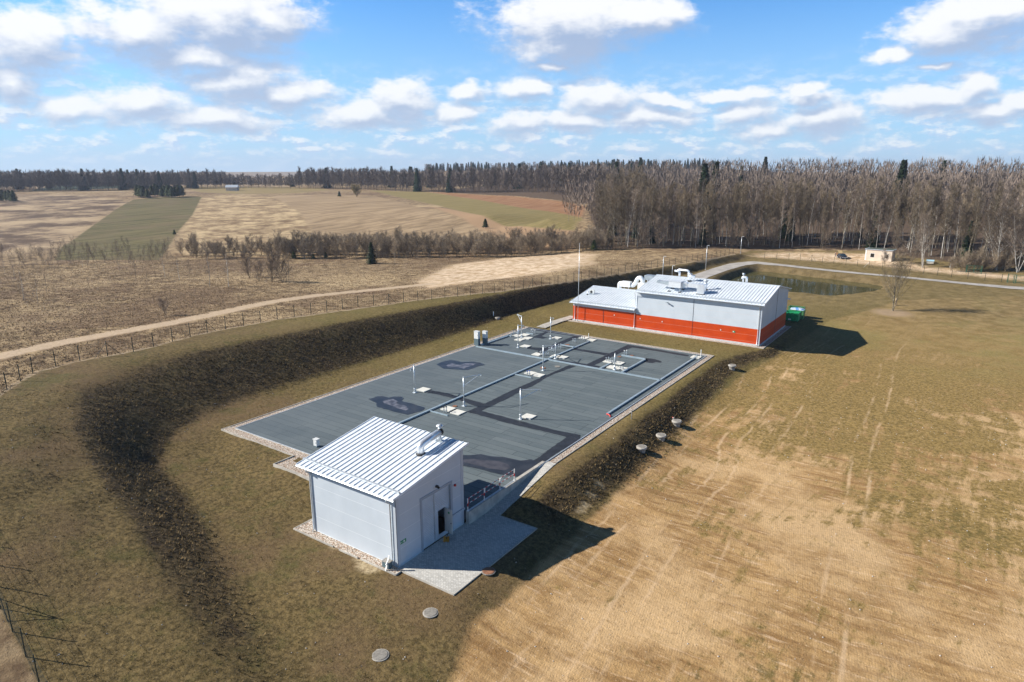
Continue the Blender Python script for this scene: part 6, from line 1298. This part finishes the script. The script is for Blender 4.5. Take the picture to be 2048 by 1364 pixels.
q = atd(461, 339, 690); bn_ = thing('barn', (q.x, q.y, hz_(q.x, q.y)), 'far small barn with a pale roof between the distant woods at the left', 'barn', None, YAW+.15)
MB().box(-5,-4,-2,5,4,3).build('wall', m_cream, bn_); MB().add([(-5.5,-4.5,3),(5.5,-4.5,3),(5.5,4.5,3),(-5.5,4.5,3),(-5.5,0,5.2),(5.5,0,5.2)], [(0,1,5,4),(2,3,4,5),(1,2,5),(3,0,4),(3,2,1,0)]).build('roof', m_panel, bn_)
q = atd(1961, 339, 620); b_ = Vector((q.x, q.y, hz_(q.x, q.y))); tag(MB().tube([(0,0,0),(0,0,htop(b_, 309))], [.35,.18], 6).build('radio_mast', m_galv, None, loc=tuple(b_)), 'thin distant mast rising above the wood at the right', 'mast')
# trees by the pond and gatehouse
T1 = kind_of(gen_tree(901, 10.5, .20, 6.0, 17, 7, 1.5, .036, .19, stems=3, lift=.16), 'vase_tree', m_bark, mat('vase_twigs', None, .9, fn=bark_fn((0.24,0.19,0.12),(0.36,0.29,0.19)), spec=.1)); solo('bare_tree', T1, 11, 1785, 621.5, 519, 'vase shaped bare tree on a bare soil patch right of the pond', wide=.95)
p_ = at_px(1791, 611); q_ = MB().tube([(0,0,-.2),(0,0,1.5)], .16, 8).lathe((0,0,1.5), [(.16,0),(.13,.04)], 8); tag(q_.build('tree_stump', mat('cut_wood', (0.50,0.36,0.22), .9), None, loc=p_), 'pale cut stump just behind the vase shaped tree', 'stump')
BG = kind_of(gen_tree(905, 15, .22, 3.6, 20, 12, 1.5, .04, .17, stems=3, lift=.07), 'big_birch', m_birch, m_twigb); solo('birch_tree', BG, 14, 1845, 535.5, 438, 'spreading white birch right of the cream gatehouse', wide=.9)
for i, (px, py, t, lb) in enumerate(((1993,541,428,'leaning multi stemmed birch with reddish twigs near the right gates'),(2008,538,440,'second reddish birch near the right gates, behind the leaning one'),(2035,545,430,'reddish birch at the right edge behind the gates'))): solo('birch_tree', BG, 14, px, py, t, lb, wide=1.15)
for px, py, t, lb in ((1769,531,500,'small bare tree right in front of the gatehouse'),(1800,527,486,'low spreading bare tree just right of the gatehouse'),(1822,530,495,'small bare tree between the gatehouse and the white birch')): solo('young_tree', SML[0], 9, px, py, t, lb, wide=1.3)
# ------------------------------------------------------------------ rough grass
def tufts(name, n, region, smin, smax, m, nb=3, flat=.7):
    rs = np.random.RandomState(21); x, y = region(rs, n); z = hgrid(x, y); N = len(x)
    V = np.zeros((N, nb, 3, 3)); s = rs.uniform(smin, smax, N)
    for b in range(nb):
        a = rs.uniform(0, 6.28, N); l = s*rs.uniform(.6,1.2,N); w_ = s*rs.uniform(.25,.45,N); dx, dy = np.cos(a), np.sin(a); base = np.stack([x+rs.uniform(-1,1,N)*s*.4, y+rs.uniform(-1,1,N)*s*.4, z-.03], -1)
        V[:,b,0] = base+np.stack([-dy*w_/2, dx*w_/2, 0*x], -1); V[:,b,1] = base+np.stack([dy*w_/2, -dx*w_/2, 0*x], -1); V[:,b,2] = base+np.stack([dx*l*flat, dy*l*flat, l*.75], -1)
    co = V.reshape(-1,3).astype(np.float32); me = bpy.data.meshes.new(name); me.vertices.add(len(co)); me.vertices.foreach_set('co', co.ravel()); nf = len(co)//3
    me.loops.add(nf*3); me.loops.foreach_set('vertex_index', np.arange(nf*3, dtype=np.int32)); me.polygons.add(nf); me.polygons.foreach_set('loop_start', np.arange(0, nf*3, 3, dtype=np.int32)); me.update(calc_edges=True)
    me.materials.append(m); o = bpy.data.objects.new(name, me); C.objects.link(o); o['kind'] = 'stuff'; return o
def hsh(c1, c2, c3):
    def f(t, oc, b):
        n = t.noise(oc, 1.7, 2, .8); n2 = t.noise(oc, .25, 3, .6); return t.mix(t.mr(n2, .45,.65,0,.8), t.mix(t.mr(n, .35, .65), c1, c2), c3)
    return f
m_tb = mat('dead_bank_grass', None, .95, fn=hsh((0.055,0.039,0.018),(0.28,0.20,0.10),(0.12,0.088,0.04)), spec=.05)
m_tm = mat('dry_meadow_grass', None, .95, fn=hsh((0.13,0.09,0.05),(0.50,0.37,0.22),(0.19,0.128,0.076)), spec=.05)
m_tl = mat('lawn_grass', None, .95, fn=hsh((0.075,0.055,0.02),(0.27,0.195,0.085),(0.10,0.082,0.027)), spec=.05)
slpA = AT['s_slp']; inA = AT['s_in']
def gsamp(A_, x, y):
    u = np.clip((np.arcsinh((x-GX0)/A0)/kk+1)/2*(NG-1), 0, NG-1).astype(int); v = np.clip((np.arcsinh((y-GY0)/A0)/kk+1)/2*(NG-1), 0, NG-1).astype(int); return A_[u, v]
def seen(x, y, m=80):
    dx, dy, dz = x-CAM.x, y-CAM.y, -28.0; zc = dx*FW.x+dy*FW.y+dz*FW.z; xc = dx*RT.x+dy*RT.y; yc = dx*UP.x+dy*UP.y+dz*UP.z
    return (zc > 3) & (np.abs(xc/zc*FPX) < 1024+m) & (yc/zc*FPX > -682-m)
def keep(x, y): return (gsamp(s1, x, y) > .4) & (gsamp(s2, x, y) > .4) & (gsamp(s4, x, y) > 0.25) & (gsamp(s3, x, y) > 3.2) & (gsamp(sp_, x, y) > .3)
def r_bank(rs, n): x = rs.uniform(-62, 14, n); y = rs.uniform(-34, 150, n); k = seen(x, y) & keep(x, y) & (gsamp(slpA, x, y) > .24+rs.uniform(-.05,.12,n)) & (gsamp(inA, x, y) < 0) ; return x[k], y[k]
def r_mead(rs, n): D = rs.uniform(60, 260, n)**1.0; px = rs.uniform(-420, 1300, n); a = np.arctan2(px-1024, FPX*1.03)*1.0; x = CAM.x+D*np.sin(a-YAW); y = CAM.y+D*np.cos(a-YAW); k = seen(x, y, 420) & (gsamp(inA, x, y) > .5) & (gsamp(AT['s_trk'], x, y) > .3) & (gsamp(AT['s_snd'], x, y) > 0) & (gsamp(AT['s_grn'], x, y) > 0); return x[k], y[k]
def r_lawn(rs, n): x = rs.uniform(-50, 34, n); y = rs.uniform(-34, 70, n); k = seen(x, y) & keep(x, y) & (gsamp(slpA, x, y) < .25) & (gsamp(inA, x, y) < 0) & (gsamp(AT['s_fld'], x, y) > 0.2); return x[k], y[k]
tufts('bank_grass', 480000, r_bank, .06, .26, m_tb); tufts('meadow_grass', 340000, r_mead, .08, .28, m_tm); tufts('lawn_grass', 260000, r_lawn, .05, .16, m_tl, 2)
# pale pebbles and litter in the grass
rs = np.random.RandomState(4); x_ = rs.uniform(-45, 40, 2600); y_ = rs.uniform(-34, 60, 2600); k_ = seen(x_, y_) & keep(x_, y_); sb = MB()
for x, y in zip(x_[k_][:900], y_[k_][:900]):
    z = hz_(x, y); r = .03+.05*rs.rand()**3; sb.add([(x-r,y,z+.01),(x,y-r,z+.01),(x+r,y,z+.01),(x,y+r,z+.01),(x,y,z+.03+r*.7)], [(0,1,4),(1,2,4),(2,3,4),(3,0,4)])
o_ = sb.build('pebbles', mat('pale_stone', (0.55,0.50,0.44), .9)); o_['kind'] = 'stuff'
# ------------------------------------------------------------------ haze
hb = MB().box(-2600,-600,-12,2400,3400,72); hm = bpy.data.materials.new('haze'); hm.use_nodes = True; ht = NT(hm.node_tree)
ht.n.remove(ht.n['Principled BSDF']); pv = ht.node('ShaderNodeVolumePrincipled'); pv.inputs['Color'].default_value = (0.66,0.76,0.95,1); pv.inputs['Density'].default_value = 0.00014; pv.inputs['Anisotropy'].default_value = 0.2
ht.l.new(pv.outputs[0], ht.n['Material Output'].inputs['Volume']); ho = hb.build('haze', hm); ho['kind'] = 'stuff'
